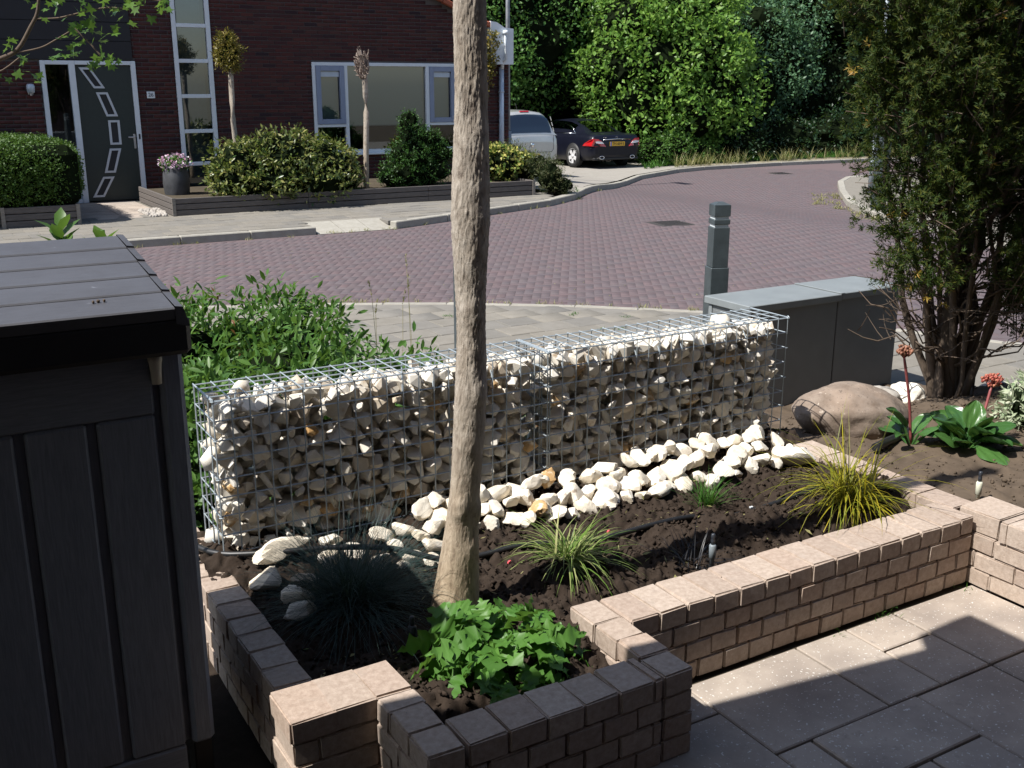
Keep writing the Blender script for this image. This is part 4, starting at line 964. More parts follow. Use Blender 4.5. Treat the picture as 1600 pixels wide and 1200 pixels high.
# number plate, lamp, gutter board, downpipe
m = MB(); m.box((3.885, FY - .014, 1.615), (4.01, FY - .002, 1.72), .003); npl = m.done('number_plate', M['white'], house)
def text(s, size, loc, rot, mat, parent, name, align='CENTER', ext=.001, sx=1):
    c = bpy.data.curves.new(name, 'FONT'); c.body = s; c.size = size; c.align_x = align; c.align_y = 'CENTER'; c.extrude = ext; c.materials.append(mat)
    o = bpy.data.objects.new(name, c); COL.objects.link(o); o.location = loc; o.rotation_euler = rot; o.scale = (sx, 1, 1); o.parent = parent
    bpy.context.view_layer.update(); me = bpy.data.meshes.new_from_object(o.evaluated_get(bpy.context.evaluated_depsgraph_get())); q = link(name, me, parent); q.location = loc; q.rotation_euler = rot; q.scale = (sx, 1, 1); bpy.data.objects.remove(o); q.name = name; return q
text('26', .085, (3.947, FY - .0165, 1.667), (R(90), 0, 0), M['fascia'], npl, 'number')
t = thing('wall_lamp', 'small pale lamp on the brick wall left of the front door', 'lamp', (2.16, FY, 1.68))
m = MB(); m.box((-.035, -.03, -.0), (.035, -.001, .16), .004); m.done('backplate', M['steel'], t)
m = MB(); m.lathe([(.03, .02), (.055, .03), (.06, .12), (.05, .15), (.02, .155)], (0, -.085, 0), 14); m.done('shade', M['zinc'], t)
m = MB(); m.box((-.012, -.085, -.02), (.012, -.02, .02), .004); m.done('bracket', M['steel'], t)
m = MB(); out = [(10.17, 2.97), (10.3, 2.95), (10.4, 2.90), (10.46, 2.86), (10.66, 2.845), (10.66, 2.2), (10.17, 2.2)]
m.face([(u, FY - .16, z) for u, z in out]); m.face([(u, FY - .015, z) for u, z in out])
for (a, b), (c, d) in zip(out, out[1:] + out[:1]): m.face([(a, FY - .16, b), (c, FY - .16, d), (c, FY - .015, d), (a, FY - .015, b)])
m.done('eave_board', M['white'], house)
m = MB(); m.tube([(10.46, FY - .21, 2.75), (10.46, FY - .21, 2.30), (10.45, FY - .10, 2.20), (10.45, FY - .09, 2.12)], .032, 10); m.lathe([(.0, -.05), (.045, -.03), (.055, 0), (.045, .035), (.0, .05)], (10.46, FY - .21, 2.77), 12); m.done('gutter_outlet', M['white'], house)
m = MB(); m.tube([(10.45, FY - .06, 2.15), (10.45, FY - .06, -.02)], .048, 12); 
for z in (1.7, .6): m.lathe([(.05, -.015), (.056, -.01), (.056, .01), (.05, .015)], (10.45, FY - .06, z), 12)
m.done('downpipe', M['zinc'], house)

# the house we stand at: its wall and porch roof throw the shade on the patio
own = structure('building')
m = MB(); m.box((-7, -1.0, -.1), (9.0, -.35, 5.6)); m.done('wall', M['render'], own)
m = MB(); P = [(-7, 2.745), (-.89, 2.295), (.86, 2.055), (.98, 2.05), (1.04, 2.12), (1.235, 2.13), (1.245, -.34), (-7, -.34)]
for z in (2.6, 2.72): m.face([(x, y, z) for x, y in P])
for (a, b), (c, d) in zip(P, P[1:] + P[:1]): m.face([(a, b, 2.6), (c, d, 2.6), (c, d, 2.72), (a, b, 2.72)])
m.done('porch_roof', M['white'], own)
m = MB(); m.face([(-7.3, -.1, 5.5), (9.3, -.1, 5.5), (9.3, -5, 8.6), (-7.3, -5, 8.6)]); m.face([(-7.3, -10, 5.5), (9.3, -10, 5.5), (9.3, -5, 8.6), (-7.3, -5, 8.6)]); m.done('roof', M['rooftile'], own)

# ------------------------------------------------------------------ planters in front of the house
def planter(lab, x0, x1, y0, y1, h, skew=0, nrow=3):
    t = thing('wooden_planter', lab, 'planter'); ph = h / nrow
    for k in range(nrow):
        n = max(1, round((x1 - x0) / 2.1)); L = (x1 - x0) / n
        for q in range(n):
            m = MB(); m.box((x0 + q * L + .002, y0, k * ph + .004), (x0 + (q + 1) * L - .002, y0 + .035, (k + 1) * ph - .006), .004); m.done('plank', M['planter'], t)
        for xe in (x0, x1 - .034):
            m = MB(); m.box((xe, y0 + .037, k * ph + .004), (xe + .034, y1, (k + 1) * ph - .006), .004); m.done('plank', M['planter'], t)
    for xe in (x0 - .012, x1 - .05):
        m = MB(); m.box((xe, y0 - .012, -.01), (xe + .05, y0 - .001, h + .004), .002); m.done('corner_board', M['planterold'], t)
    m = MB(); m.face([(x0 + .04, y0 + .04, h - .05), (x1 - .04, y0 + .04, h - .05), (x1 - .04, y1, h - .05), (x0 + .04, y1, h - .05)]); m.done('earth', M['earth'], t)
    return t
planter('long low planter of weathered grey planks under the wide window', 3.56, 9.66, 15.62, 17.9, .255)
planter('small grey plank planter holding the clipped box hedge', 1.30, 2.27, 15.36, 17.8, .27)
gv = [rockmesh('pebble', M['limebright'], 300 + k, 9) for k in range(3)]
parts = []
for k in range(110):
    me = gv[k % 3]; V = np.array([v.co[:] for v in me.vertices]); me.calc_loop_triangles(); F = np.array([q.vertices[:] for q in me.loop_triangles]); s = rng.uniform(.015, .035)
    parts.append((V * s + np.array([rng.uniform(3.25, 3.54), rng.uniform(15.7, 16.6), .012]), F))
o = kind(link('gravel', npmesh('gravel', *joinarr(parts), [M['greyrock']])), 'stuff'); o['label'] = 'white pebbles between door path and long planter'; o['category'] = 'gravel'
t = thing('flower_pot', 'tall grey glazed pot with pink and white flowers by the strip window', 'flower pot', (3.90, 16.75, 0))
m = MB(); m.lathe([(.12, 0), (.14, .02), (.185, .22), (.20, .38), (.19, .52), (.165, .60), (.17, .63), (.15, .63), (.14, .55)], (0, 0, 0), 28); m.done('pot', M['pot'], t)
bl = [(0, 0, .66, .19, .19, .10)]
link('leaves', npmesh('leaves', *crownarr(bl, 60, 8, .05, .05, .035), [M['lf_mid']]), t)
link('blossom', npmesh('blossom', *crownarr([(0, 0, .68, .21, .21, .11)], 70, 6, .03, .035, .035, lo=.9), [M['petal']]), t)

# ------------------------------------------------------------------ cars
def carpaint(name, col, metal, rough):
    m, nt, b = newmat(name); nt.nodes.remove(nt.nodes.get('nothing')) if nt.nodes.get('nothing') else None
    k = ramp(nt, noise(nt, 3, 4, .6), [(.3, tuple(c * .86 for c in col)), (.7, col)]); nt.links.new(k, b.inputs['Base Color'])
    b.inputs['Metallic'].default_value = metal; b.inputs['Roughness'].default_value = rough; b.inputs['Coat Weight'].default_value = .8; b.inputs['Coat Roughness'].default_value = .06; return m
M['silver'] = carpaint('silver_paint', (.55, .55, .53), .55, .38); M['blackpaint'] = carpaint('black_blue_paint', (.006, .007, .014), .0, .3); M['blackpaint'].node_tree.nodes['Principled BSDF'].inputs['Coat Weight'].default_value = .12; M['blackpaint'].node_tree.nodes['Principled BSDF'].inputs['Specular IOR Level'].default_value = .25
M['carglass'] = glassmat('car_glass', (.10, .13, .12), 1.0)
M['tyre'] = plain('tyre_rubber', (.015, .015, .015), .85); M['rim'] = plain('alloy_rim', (.66, .66, .67), .35, .15)
M['redlamp'] = plain('red_lamp', (.50, .012, .016), .12, 0, .7, 1); M['clearlamp'] = plain('clear_lamp', (.7, .68, .68), .1, 0, .7, 1); M['yellowplate'] = plain('yellow_plate', (.72, .42, .03), .45); M['blue'] = plain('blue_strip', (.06, .14, .55), .45)
M['chrome'] = plain('chrome', (.75, .75, .76), .12, 1); M['trimblack'] = plain('black_trim', (.012, .012, .013), .6)
ARCH = [(-1, 0), (-.955, .34), (-.90, .66), (-.83, .86), (-.70, .965), (-.36, 1.0), (0, 1.012), (.36, 1.0), (.70, .965), (.83, .86), (.90, .66), (.955, .34), (1, 0)]
def car(name, lab, loc, sc, body, gh, paint, wheels, wr, grp=None):
    """body: stations (y, zbottom, zbelt, halfwidth, tuck); gh: stations (y, halfwidth belt, halfwidth roof, zbelt, zroof)"""
    t = thing(name, lab, 'car', loc); t.scale = (sc, sc, sc)
    prof = lambda y, zb, zt, hw, tk: [(-hw * tk, y, zb), (-hw * .985, y, zb + (zt - zb) * .22), (-hw, y, zb + (zt - zb) * .55), (-hw * .975, y, zb + (zt - zb) * .85), (-hw * .90, y, zt), (-hw * .5, y, zt + .018), (0, y, zt + .025), (hw * .5, y, zt + .018), (hw * .90, y, zt), (hw * .975, y, zb + (zt - zb) * .85), (hw, y, zb + (zt - zb) * .55), (hw * .985, y, zb + (zt - zb) * .22), (hw * tk, y, zb)]
    def catmull(st, n):
        A = np.array(st, float); ys = A[:, 0]; yy = np.concatenate([np.linspace(a, b, n, endpoint=False) for a, b in zip(ys[:-1], ys[1:])] + [[ys[-1]]])
        return np.stack([yy] + [np.interp(yy, ys, A[:, k]) for k in range(1, A.shape[1])], 1)
    m = MB(); rings = []
    for s in catmull(body, 3): rings.append([m.bm.verts.new(p) for p in prof(*s)])
    for a, b in zip(rings[:-1], rings[1:]):
        for k in range(13):
            f = m.bm.faces.new((a[k], a[(k + 1) % 13], b[(k + 1) % 13], b[k])); f.smooth = True
    for rg in (rings[0], rings[-1]): m.bm.faces.new(rg)
    bmesh.ops.recalc_face_normals(m.bm, faces=m.bm.faces[:])
    # wheel arches: dark discs set into the flanks are separate; body done
    bo = m.done('body', paint, t)
    G = catmull(gh, 4)
    def gp(s, k, off=0):
        y, hb, hr, zb, zr = s; ax, az = ARCH[k]; w = hb + (hr - hb) * min(1, az) ** .8
        return Vector((math.copysign(1, ax) * w * (abs(ax) / .95 if abs(ax) > .8 else abs(ax)) if ax else 0, y, zb + (zr - zb) * az))
    m = MB(); rings = [[m.bm.verts.new(gp(s, k)) for k in range(13)] for s in G]
    for a, b in zip(rings[:-1], rings[1:]):
        for k in range(12):
            f = m.bm.faces.new((a[k], a[k + 1], b[k + 1], b[k])); f.smooth = True
    for rg in (rings[0], rings[-1]): m.bm.faces.new(rg)
    m.done('cabin', paint, t)
    def glass(nm, i0, i1, k0, k1, push, mat, par=None):
        m = MB(); P = [[gp(G[i], k) for k in range(k0, k1 + 1)] for i in range(i0, i1 + 1)]
        N = (P[-1][0] - P[0][0]).cross(P[0][-1] - P[0][0]).normalized()
        if N.dot(Vector(push)) < 0: N = -N
        Q = [[m.bm.verts.new(p + N * .007) for p in r] for r in P]
        for a in range(len(Q) - 1):
            for b in range(len(Q[0]) - 1):
                f = m.bm.faces.new((Q[a][b], Q[a][b + 1], Q[a + 1][b + 1], Q[a + 1][b])); f.smooth = True
        return m.done(nm, mat, par or t)
    for wx, wy in wheels:
        sgn = 1 if wx > 0 else -1
        m = MB(); m.lathe([(wr * .62, -.10), (wr * .95, -.10), (wr, -.07), (wr, .07), (wr * .95, .10), (wr * .62, .10)], (0, 0, 0), 28, False); o = m.done('wheel', M['tyre'], t); o.rotation_euler = (0, R(90), 0); o.location = (wx, wy, wr)
        m = MB(); m.lathe([(wr * .60, .05), (wr * .66, .095), (wr * .70, .103), (wr * .64, .06), (wr * .60, .05)], (0, 0, 0), 28, False)
        for q in range(5):
            a = q * 2 * math.pi / 5; w2 = .05
            for s2 in (1,):
                V = [(math.cos(a) * .04 - math.sin(a) * w2, math.sin(a) * .04 + math.cos(a) * w2, .085), (math.cos(a) * .04 + math.sin(a) * w2, math.sin(a) * .04 - math.cos(a) * w2, .085), (math.cos(a) * wr * .66 + math.sin(a) * w2 * 1.3, math.sin(a) * wr * .66 - math.cos(a) * w2 * 1.3, .097), (math.cos(a) * wr * .66 - math.sin(a) * w2 * 1.3, math.sin(a) * wr * .66 + math.cos(a) * w2 * 1.3, .097)]
                m.face(V)
        m.lathe([(.0, .09), (.05, .09), (.05, .10), (.0, .105)], (0, 0, 0), 12)
        r_ = m.done('rim', M['rim'], o); r_.rotation_euler = (0, 0, 0) if sgn > 0 else (R(180), 0, 0)
        m = MB(); m.lathe([(.0, -.06), (wr * .6, -.06), (wr * .6, -.055), (0, -.05)], (0, 0, 0), 20); m.done('brake_disc', M['trimblack'], o).location = (0, 0, .06 if sgn > 0 else 0.05)
        m = MB(); m.lathe([(0, 0), (wr * 1.13, 0), (wr * 1.13, .004), (0, .004)], (0, 0, 0), 28); a_ = m.done('wheel_arch', M['trimblack'], t); a_.rotation_euler = (0, R(90), 0); a_.location = (wx + sgn * .082, wy, wr * 1.05)
    return t, glass, bo
# black four door coupe, rear towards us
B = [(0.0, .40, .72, .70, .93), (.03, .33, .86, .80, .93), (.10, .28, .955, .865, .93), (.25, .25, .985, .905, .93), (.6, .22, 1.0, .93, .93), (1.3, .2, .985, .935, .93), (2.4, .2, .96, .93, .93), (3.6, .2, .93, .925, .93), (4.3, .22, .86, .90, .93), (4.75, .28, .75, .83, .93), (4.9, .35, .62, .65, .93)]
Gs = [(.52, .66, .60, .985, .99), (.72, .72, .62, .985, 1.06), (1.15, .765, .60, .98, 1.24), (1.7, .785, .575, .97, 1.375), (2.2, .79, .57, .965, 1.405), (2.8, .79, .565, .955, 1.37), (3.35, .77, .57, .945, 1.15), (3.75, .74, .6, .93, .96)]
bc, glass, bo = car('parked_car', 'black four door coupe parked with red tail lights towards the street', (16.93, 23.25, gz(17)), .885, B, Gs, M['blackpaint'], [(-.855, .98), (.855, .98), (-.855, 3.85), (.855, 3.85)], .335)
glass('rear_window', 3, 11, 4, 8, (0, -1, 1), M['carglass']); glass('side_window', 9, 15, 1, 3, (-1, 0, .2), M['carglass']); glass('side_window', 15, 22, 1, 3, (-1, 0, .2), M['carglass']); glass('side_window', 9, 15, 9, 11, (1, 0, .2), M['carglass']); glass('windscreen', 21, 27, 4, 8, (0, 1, 1), M['carglass'])
m = MB(); m.tube([(-.80, 1.05, 1.0), (-.795, 1.2, 1.16), (-.77, 1.5, 1.255), (-.74, 2.2, 1.30)], .012, 6); m.tube([(-.80, 1.05, 1.0), (-.815, 2.6, .985)], .012, 6); m.done('window_trim', M['chrome'], bc)
def lens(pts, mat, name, par, d=.02):
    m = MB(); a = [Vector(p) for p in pts]; m.face(a); b = [p + Vector((0, d, 0)) for p in a]
    for k in range(len(a)): m.face([a[k], a[(k + 1) % len(a)], b[(k + 1) % len(a)], b[k]])
    return m.done(name, mat, par)
for s in (-1, 1):
    tl = lens([(s * .42, -.018, .645), (s * .56, -.018, .66), (s * .77, -.008, .655), (s * .885, .08, .665), (s * .955, .40, .665), (s * .945, .32, .735), (s * .895, .11, .84), (s * .82, .025, .88), (s * .68, .01, .87), (s * .56, .0, .80)], M['redlamp'], 'tail_light', bc, .05)
    lens([(s * .50, -.03, .735), (s * .60, -.03, .735), (s * .77, -.018, .755), (s * .79, -.008, .80), (s * .68, -.02, .815), (s * .57, -.025, .79)], M['clearlamp'], 'reversing_lamp', tl, .02)
lens([(-.27, -.014, .66), (.27, -.014, .66), (.27, -.014, .785), (-.27, -.014, .785)], M['yellowplate'], 'licence_plate', bc, .03)
pl = [o for o in bc.children if o.name.startswith('licence')][0]
lens([(-.268, -.017, .662), (-.22, -.017, .662), (-.22, -.017, .783), (-.268, -.017, .783)], M['blue'], 'blue_strip', pl, .002)
text('TN-664-S', .115, (.025, -.017, .7225), (R(90), 0, 0), M['fascia'], pl, 'lettering', sx=.92)
m = MB(); m.tube([(-.50, .022, .845), (0, .008, .865), (.50, .022, .845)], .013, 6); m.done('boot_strip', M['chrome'], bc)
text('CLS', .07, (-.42, .045, .895), (R(90), 0, 0), M['chrome'], bc, 'badge_lettering', ext=.003)
m = MB(); m.tube([(0, .05 + .0, .905)] + [(0.035 * math.sin(a), .045, .905 + .035 * math.cos(a)) for a in np.linspace(0, 6.28, 13)], .005, 5); m.done('badge', M['chrome'], bc)
m = MB(); m.box((-.82, .02, .25), (.82, .16, .33), .02); m.done('bumper_insert', M['trimblack'], bc)
for s in (-1, 1):
    m = MB(); m.tube([(s * .56 + .085 * math.cos(a), -.01, .33 + .045 * math.sin(a)) for a in np.linspace(0, 6.29, 17)], .012, 6, cap=False); m.tube([(s * .64, -.01, .33), (s * .80, .10, .30)], .008, 5); m.done('exhaust', M['chrome'], bc)
m = MB(); m.tube([(-.90, .12, .60), (-.6, .012, .60), (.6, .012, .60), (.90, .12, .60)], .008, 5); m.done('bumper_seam', M['trimblack'], bc)
# silver people carrier
B = [(0.0, .36, .80, .72, .95), (.03, .32, .97, .80, .95), (.10, .30, 1.0, .845, .95), (.3, .26, 1.0, .865, .95), (1.0, .24, .99, .87, .95), (3.0, .24, .97, .87, .95), (3.7, .26, .92, .84, .95), (4.1, .3, .78, .78, .95), (4.25, .36, .62, .6, .95)]
Gs = [(.04, .775, .70, .98, 1.0), (.12, .785, .70, .98, 1.22), (.24, .79, .69, .98, 1.44), (.42, .80, .67, .98, 1.575), (.9, .81, .66, .98, 1.615), (2.0, .81, .65, .97, 1.62), (2.6, .80, .64, .965, 1.56), (3.3, .78, .62, .96, 1.2), (3.7, .74, .6, .93, .96)]
sc_, glass, bo = car('parked_car', 'silver people carrier parked beside the house seen from behind', (13.02, 21.2, gz(13.0)), .885, B, Gs, M['silver'], [(-.80, .72), (.80, .72), (-.80, 3.4), (.80, 3.4)], .31)
glass('rear_window', 1, 10, 3, 9, (0, -1, .3), M['carglass']); glass('side_window', 13, 20, 1, 3, (-1, 0, .2), M['carglass']); glass('side_window', 13, 20, 9, 11, (1, 0, .2), M['carglass']); glass('side_window', 20, 26, 9, 11, (1, 0, .2), M['carglass']); glass('windscreen', 26, 31, 4, 8, (0, 1, 1), M['carglass'])
m = MB(); m.tube([(-.68, .008, .99), (-.66, -.004, .62), (-.60, -.006, .56), (.60, -.006, .56), (.66, -.004, .62), (.68, .008, .99)], .006, 5); m.done('tailgate_seam', M['trimblack'], sc_)
for s in (-1, 1):
    tl = lens([(s * .70, .015, .72), (s * .80, .06, .72), (s * .82, .08, .84), (s * .72, .02, .84)], M['redlamp'], 'tail_light', sc_, .03)
    for z in (1.12, 1.26, 1.40): lens([(s * .765, .14 + (z - 1.12) * .45, z - .05), (s * .80, .17 + (z - 1.12) * .5, z - .05), (s * .785, .20 + (z - 1.12) * .5, z + .05), (s * .75, .17 + (z - 1.12) * .5, z + .05)], M['clearlamp'], 'pillar_lamp', tl, .02)
m = MB(); m.lathe([(0, 0), (.055, 0), (.055, .012), (.04, .02), (0, .022)], (0, 0, 0), 16); o = m.done('badge', M['chrome'], sc_); o.rotation_euler = (R(90), 0, 0); o.location = (0.02, -.002, .74)
lens([(-.26, -.012, .40), (.26, -.012, .40), (.26, -.012, .51), (-.26, -.012, .51)], M['yellowplate'], 'licence_plate', sc_, .02)
lens([(-.13, .385, 1.575), (.13, .385, 1.575), (.13, .40, 1.605), (-.13, .40, 1.605)], M['redlamp'], 'brake_light', sc_, .04)
m = MB(); m.box((-.80, .0, .28), (.80, .12, .355), .02); m.done('bumper_strip', M['trimblack'], sc_)
m = MB(); m.tube([(0, .75, 1.61), (.06, .95, 1.78)], .004, 5); m.done('aerial', M['trimblack'], sc_)
# ------------------------------------------------------------------ plants in the bed
def clump(name, lab, x, y, z, n, L, e0, bend, w, mat, cat='grass clump', spread=.03, seg=7, azf=None):
    t = thing(name, lab, cat, (x, y, z))
    az = rng.uniform(0, 2 * math.pi, n) if azf is None else azf(n)
    B = np.stack([rng.normal(size=n) * spread, rng.normal(size=n) * spread, -.02 * np.ones(n)], 1)
    link('blades', npmesh('blades', *bladearr(B, az, rng.uniform(*L, n), rng.uniform(*e0, n), rng.uniform(*bend, n), rng.uniform(*w, n), seg), [mat]), t); return t
clump('fescue_clump', 'large dark blue green fescue mound in the shade at the left', 1.10, 2.86, soilh(1.1, 2.86), 2600, (.18, .46), (.15, 1.35), (.3, 1.6), (.0013, .0024), M['gr_blue'], spread=.04)
clump('sedge_clump', 'yellow striped variegated grass clump right of the trunk', 1.83, 2.735, soilh(1.83, 2.735), 230, (.14, .31), (.6, 1.5), (.8, 2.4), (.0035, .0075), M['gr_var'], spread=.02)
clump('grass_clump', 'small upright bright green grass tuft near the white rocks', 2.62, 2.945, soilh(2.62, 2.945), 130, (.09, .22), (.9, 1.5), (.2, 1.3), (.002, .004), M['gr_green'], spread=.014)
clump('black_grass_clump', 'sparse black grass beside the grey sprinkler', 2.23, 2.57, soilh(2.23, 2.57), 70, (.10, .22), (.3, 1.4), (.2, 1.6), (.003, .0055), M['gr_black'], spread=.025)
yg = clump('yellow_grass_clump', 'large yellow arching grass clump by the corner of the low wall', 3.10, 2.66, soilh(3.1, 2.66), 270, (.16, .50), (.45, 1.45), (.7, 3.0), (.003, .0078), M['gr_yel'], spread=.035, azf=lambda n: rng.choice([.4, 1.5, 2.6, 3.3, 4.0, 4.8, 5.7], n) + rng.normal(size=n) * .42)
n = 9; az = rng.uniform(0, 6.28, n)
link('seed_stalk', npmesh('seed_stalk', *bladearr(rng.normal(size=(n, 3)) * .015 * np.array([1, 1, 0]), az, rng.uniform(.28, .42, n), rng.uniform(1.15, 1.5, n), rng.uniform(.0, .35, n), rng.uniform(.003, .005, n), 7), [M['gr_dry']]), yg)

# acanthus: lobed leaves, each a part
def lobed(L, Wd, nl=7, droop=.35, mat=None, seed=0):
    r = random.Random(seed); out = []; ks = nl * 4
    for s in (1, -1):
        side = []
        for k in range(ks + 1):
            t = k / ks; env = (math.sin(min(1, t * 1.05 + .04) * math.pi) ** .75) * (1 - .25 * t)
            ph = (t * nl) % 1; tooth = .34 + .66 * (ph / .62 if ph < .62 else (1 - ph) / .38) * (.82 + .36 * r.random())
            side.append((t + .16 * tooth * env * (1 - t) + .012 * math.sin(k * 2.1), s * env * tooth * Wd / 2 / 1.0, ph))
        out.append(side)
    V, F = [], []
    def z(t, y): return -droop * L * t * t + .10 * abs(y) + .030 * math.sin(t * 21 + seed) * (abs(y) / Wd) * 2 * L / .15 * .6 + .010 * math.sin(t * 47 + y * 60) + .015 * L
    for k in range(ks + 1):
        t = k / ks; V.append((t * L, 0, -droop * L * t * t))
    for side in out:
        for t, y, ph in side: V.append((t * L, y, z(min(t, 1), y)))
    for si in (0, 1):
        o = (ks + 1) * (1 + si)
        for k in range(ks): F.append((k, k + 1, o + k + 1, o + k) if si == 0 else (k, o + k, o + k + 1, k + 1))
    return npmesh('leaf', np.array(V), np.array(F), [mat], smooth=True)
ac = thing('acanthus_plant', 'lush acanthus with big lobed green leaves in the front corner', 'plant', (1.33, 2.345, soilh(1.36, 2.36) - .01)); ac.scale = (.9, .9, .78)
al = [lobed(.15, .135, 4, .6, M['lf_acanth'], 1), lobed(.125, .12, 4, .8, M['lf_acanth'], 2), lobed(.17, .14, 5, .5, M['lf_acanth'], 3), lobed(.14, .13, 4, .25, M['lf_acanth'], 4)]
for k in range(120):
    a = k * 2.4 + rng.normal() * .3; f = k / 120; el = R(76 - 72 * f + rng.normal() * 9)
    st = .03 + .125 * rng.uniform(.2, 1.1); bx, by = .06 * math.cos(a) * f, .06 * math.sin(a) * f
    p0 = Vector((bx, by, 0)); p1 = p0 + Vector((math.cos(a) * math.cos(el), math.sin(a) * math.cos(el), math.sin(el))) * st + Vector((0, 0, .02))
    o = link('leaf', al[k % 4], ac); o.location = p1; o.rotation_euler = Euler((rng.normal() * .6, -max(-.35, el * .5 - .12 + rng.normal() * .18), a), 'XYZ'); s = rng.uniform(.62, 1.05); o.scale = (s, s, s)
m = MB()
for k in range(26):
    a = k * 2.4; el = R(70 - 50 * k / 26); m.tube([(0, 0, -.02), (math.cos(a) * math.cos(el) * .08, math.sin(a) * math.cos(el) * .08, math.sin(el) * .10)], .004, 5)
m.done('stalk', M['lf_acanth'], ac)

# bergenia: round leathery leaves and red flower stalks
def roundleaf(L, Wd, mat, cup=.3):
    V, F = [], []; nu, nv = 9, 8
    for i in range(nu + 1):
        t = i / nu; w = Wd / 2 * math.sin(math.pi * min(1, t * .93 + .06)) ** .62 * (1.0 - .18 * (1 - t))
        for j in range(nv + 1):
            s = j / nv * 2 - 1; V.append((t * L, s * w, cup * w * s * s - .32 * L * t * t * .8 + .006 * math.sin(s * 9 + t * 5) * w / Wd * 4))
    for i in range(nu):
        for j in range(nv): a = i * (nv + 1) + j; F.append((a, a + nv + 1, a + nv + 2, a + 1))
    return npmesh('leaf', np.array(V), np.array(F), [mat], smooth=True)
bm_ = [roundleaf(.20, .17, M['lf_berg'], .35), roundleaf(.17, .13, M['lf_berg'], .6), roundleaf(.19, .15, M['lf_berg'], -.2)]
def bergenia(x, y, n, lab, smin, smax, tilt=0):
    z = bedh(x, y); t = thing('bergenia_plant', lab, 'plant', (x, y, z)); m = MB()
    for k in range(n):
        a = k * 2.4 + rng.normal() * .3; f = (k + .5) / n; el = R(82 - 66 * f); st = rng.uniform(.04, .09)
        p = Vector((math.cos(a) * math.cos(el), math.sin(a) * math.cos(el), math.sin(el))) * st
        m.tube([(0, 0, -.02), p], .006, 5)
        o = link('leaf', bm_[k % 3], t); o.location = p; o.rotation_euler = Euler((rng.normal() * .3, -(el * .75 + rng.normal() * .15), a), 'XYZ'); s = rng.uniform(smin, smax); o.scale = (s, s, s)
    m.done('stalk', M['lf_berg'], t); return t
b1 = bergenia(4.03, 2.83, 22, 'bergenia with glossy round leaves and a dark red flower head', .60, .85)
b2 = bergenia(3.86, 2.99, 7, 'small bergenia with a faded flower stalk next to the boulder', .45, .75)
def flower(t, base, top, hr, mat, sm_):
    bx = Vector(base) - t.location; tp = Vector(top) - t.location; m = MB(); mid = bx.lerp(tp, .5) + Vector((.012, 0, 0)); m.tube(smoothp([bx, mid, tp]), [.0065] * 8 + [.005], 7); stk = m.done('flower_stalk', sm_, t)
    P, N = blobpts([(tp.x, tp.y, tp.z + .025, hr, hr, hr * .65)], 60, .5, 1.0); parts = []
    V0 = np.array([v.co[:] for v in clm[0].vertices]); clm[0].calc_loop_triangles(); F0 = np.array([q.vertices[:] for q in clm[0].loop_triangles])
    for p in P: parts.append((V0 * rng.uniform(.006, .0095) * np.array([1, 1, 1.35]) + p, F0))
    mm = MB()
    for p in P[::2]: mm.tube([tp - Vector((0, 0, .01)), Vector(p)], .0018, 4)
    mm.done('flower_branch', sm_, t); link('blossom', npmesh('blossom', *joinarr(parts), [mat]), t)
flower(b1, (4.06, 2.83, .22), (4.19, 2.85, .50), .048, M['redbud'], M['redstalk'])
flower(b2, (3.86, 2.99, .24), (3.765, 3.0, .66), .036, M['drybud'], M['redstalk'])
def shrub(name, lab, base, blobs, ncl, per, cr, L, Wd, mat, core=.72, shape='4', up=.35, lo=.72, hi=1.06, cat='shrub', tips=8, group=None, extra=None, r0=.02, corem=None, keep=None):
    bx, by, bz = base; t = thing(name, lab, cat, base, group); bl = [(b[0] - bx, b[1] - by, b[2] - bz, b[3], b[4], b[5]) for b in blobs]
    link('foliage', npmesh('foliage', *crownarr(bl, ncl, per, cr, L, Wd, up, lo, hi, shape, keep=keep), [mat]), t)
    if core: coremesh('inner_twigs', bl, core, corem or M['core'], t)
    if tips:
        m = MB(); stems(m, (0, 0, -.05), [(b[0] + rng.normal() * b[3] * .4, b[1] + rng.normal() * b[4] * .4, b[2] + b[5] * .5) for b in [bl[k % len(bl)] for k in range(tips)]], r0, r0 * .3); m.done('stem', M['twig'], t)
    if extra:
        for nm, mt, args in extra: kind(link(nm, npmesh(nm, *crownarr(bl, *args), [mt]), t), 'stuff')
    return t
shrub('variegated_shrub', 'white edged variegated shrub at the right picture edge', (4.66, 2.90, .15), [(4.66, 2.90, .30, .19, .17, .19), (4.72, 2.72, .20, .16, .14, .15), (4.9, 2.95, .3, .2, .2, .2), (4.50, 2.70, .17, .12, .12, .11)], 520, 12, .03, .042, .014, M['lf_white'], .7, up=.5)
# leafy shrubs behind the gabion
shrub('spirea_shrub', 'broad green leafy shrub growing behind the left end of the gabion', (1.3, 4.6, -.17), [(1.0, 4.1, .30, .42, .42, .42), (1.5, 4.55, .33, .50, .5, .44), (1.15, 5.2, .38, .5, .5, .42), (1.72, 5.35, .36, .45, .45, .40), (2.0, 4.6, .20, .42, .4, .36), (1.0, 3.82, .28, .3, .2, .36), (1.45, 3.9, .25, .3, .2, .36), (1.85, 3.95, .18, .35, .22, .32), (2.25, 4.3, .06, .36, .36, .28), (.6, 4.4, .4, .4, .5, .42), (2.35, 5.0, .12, .3, .3, .28), (1.4, 4.15, .3, .4, .3, .42)], 3000, 11, .055, .062, .021, M['lf_bush'], .62, '8', up=.6, lo=.6, r0=.012, tips=22, keep=lambda C: C[:, 1] > -1.0,
      extra=[('reddish_shoots', M['orangeleaf'], (60, 7, .03, .035, .016, .5, .98, 1.1))])
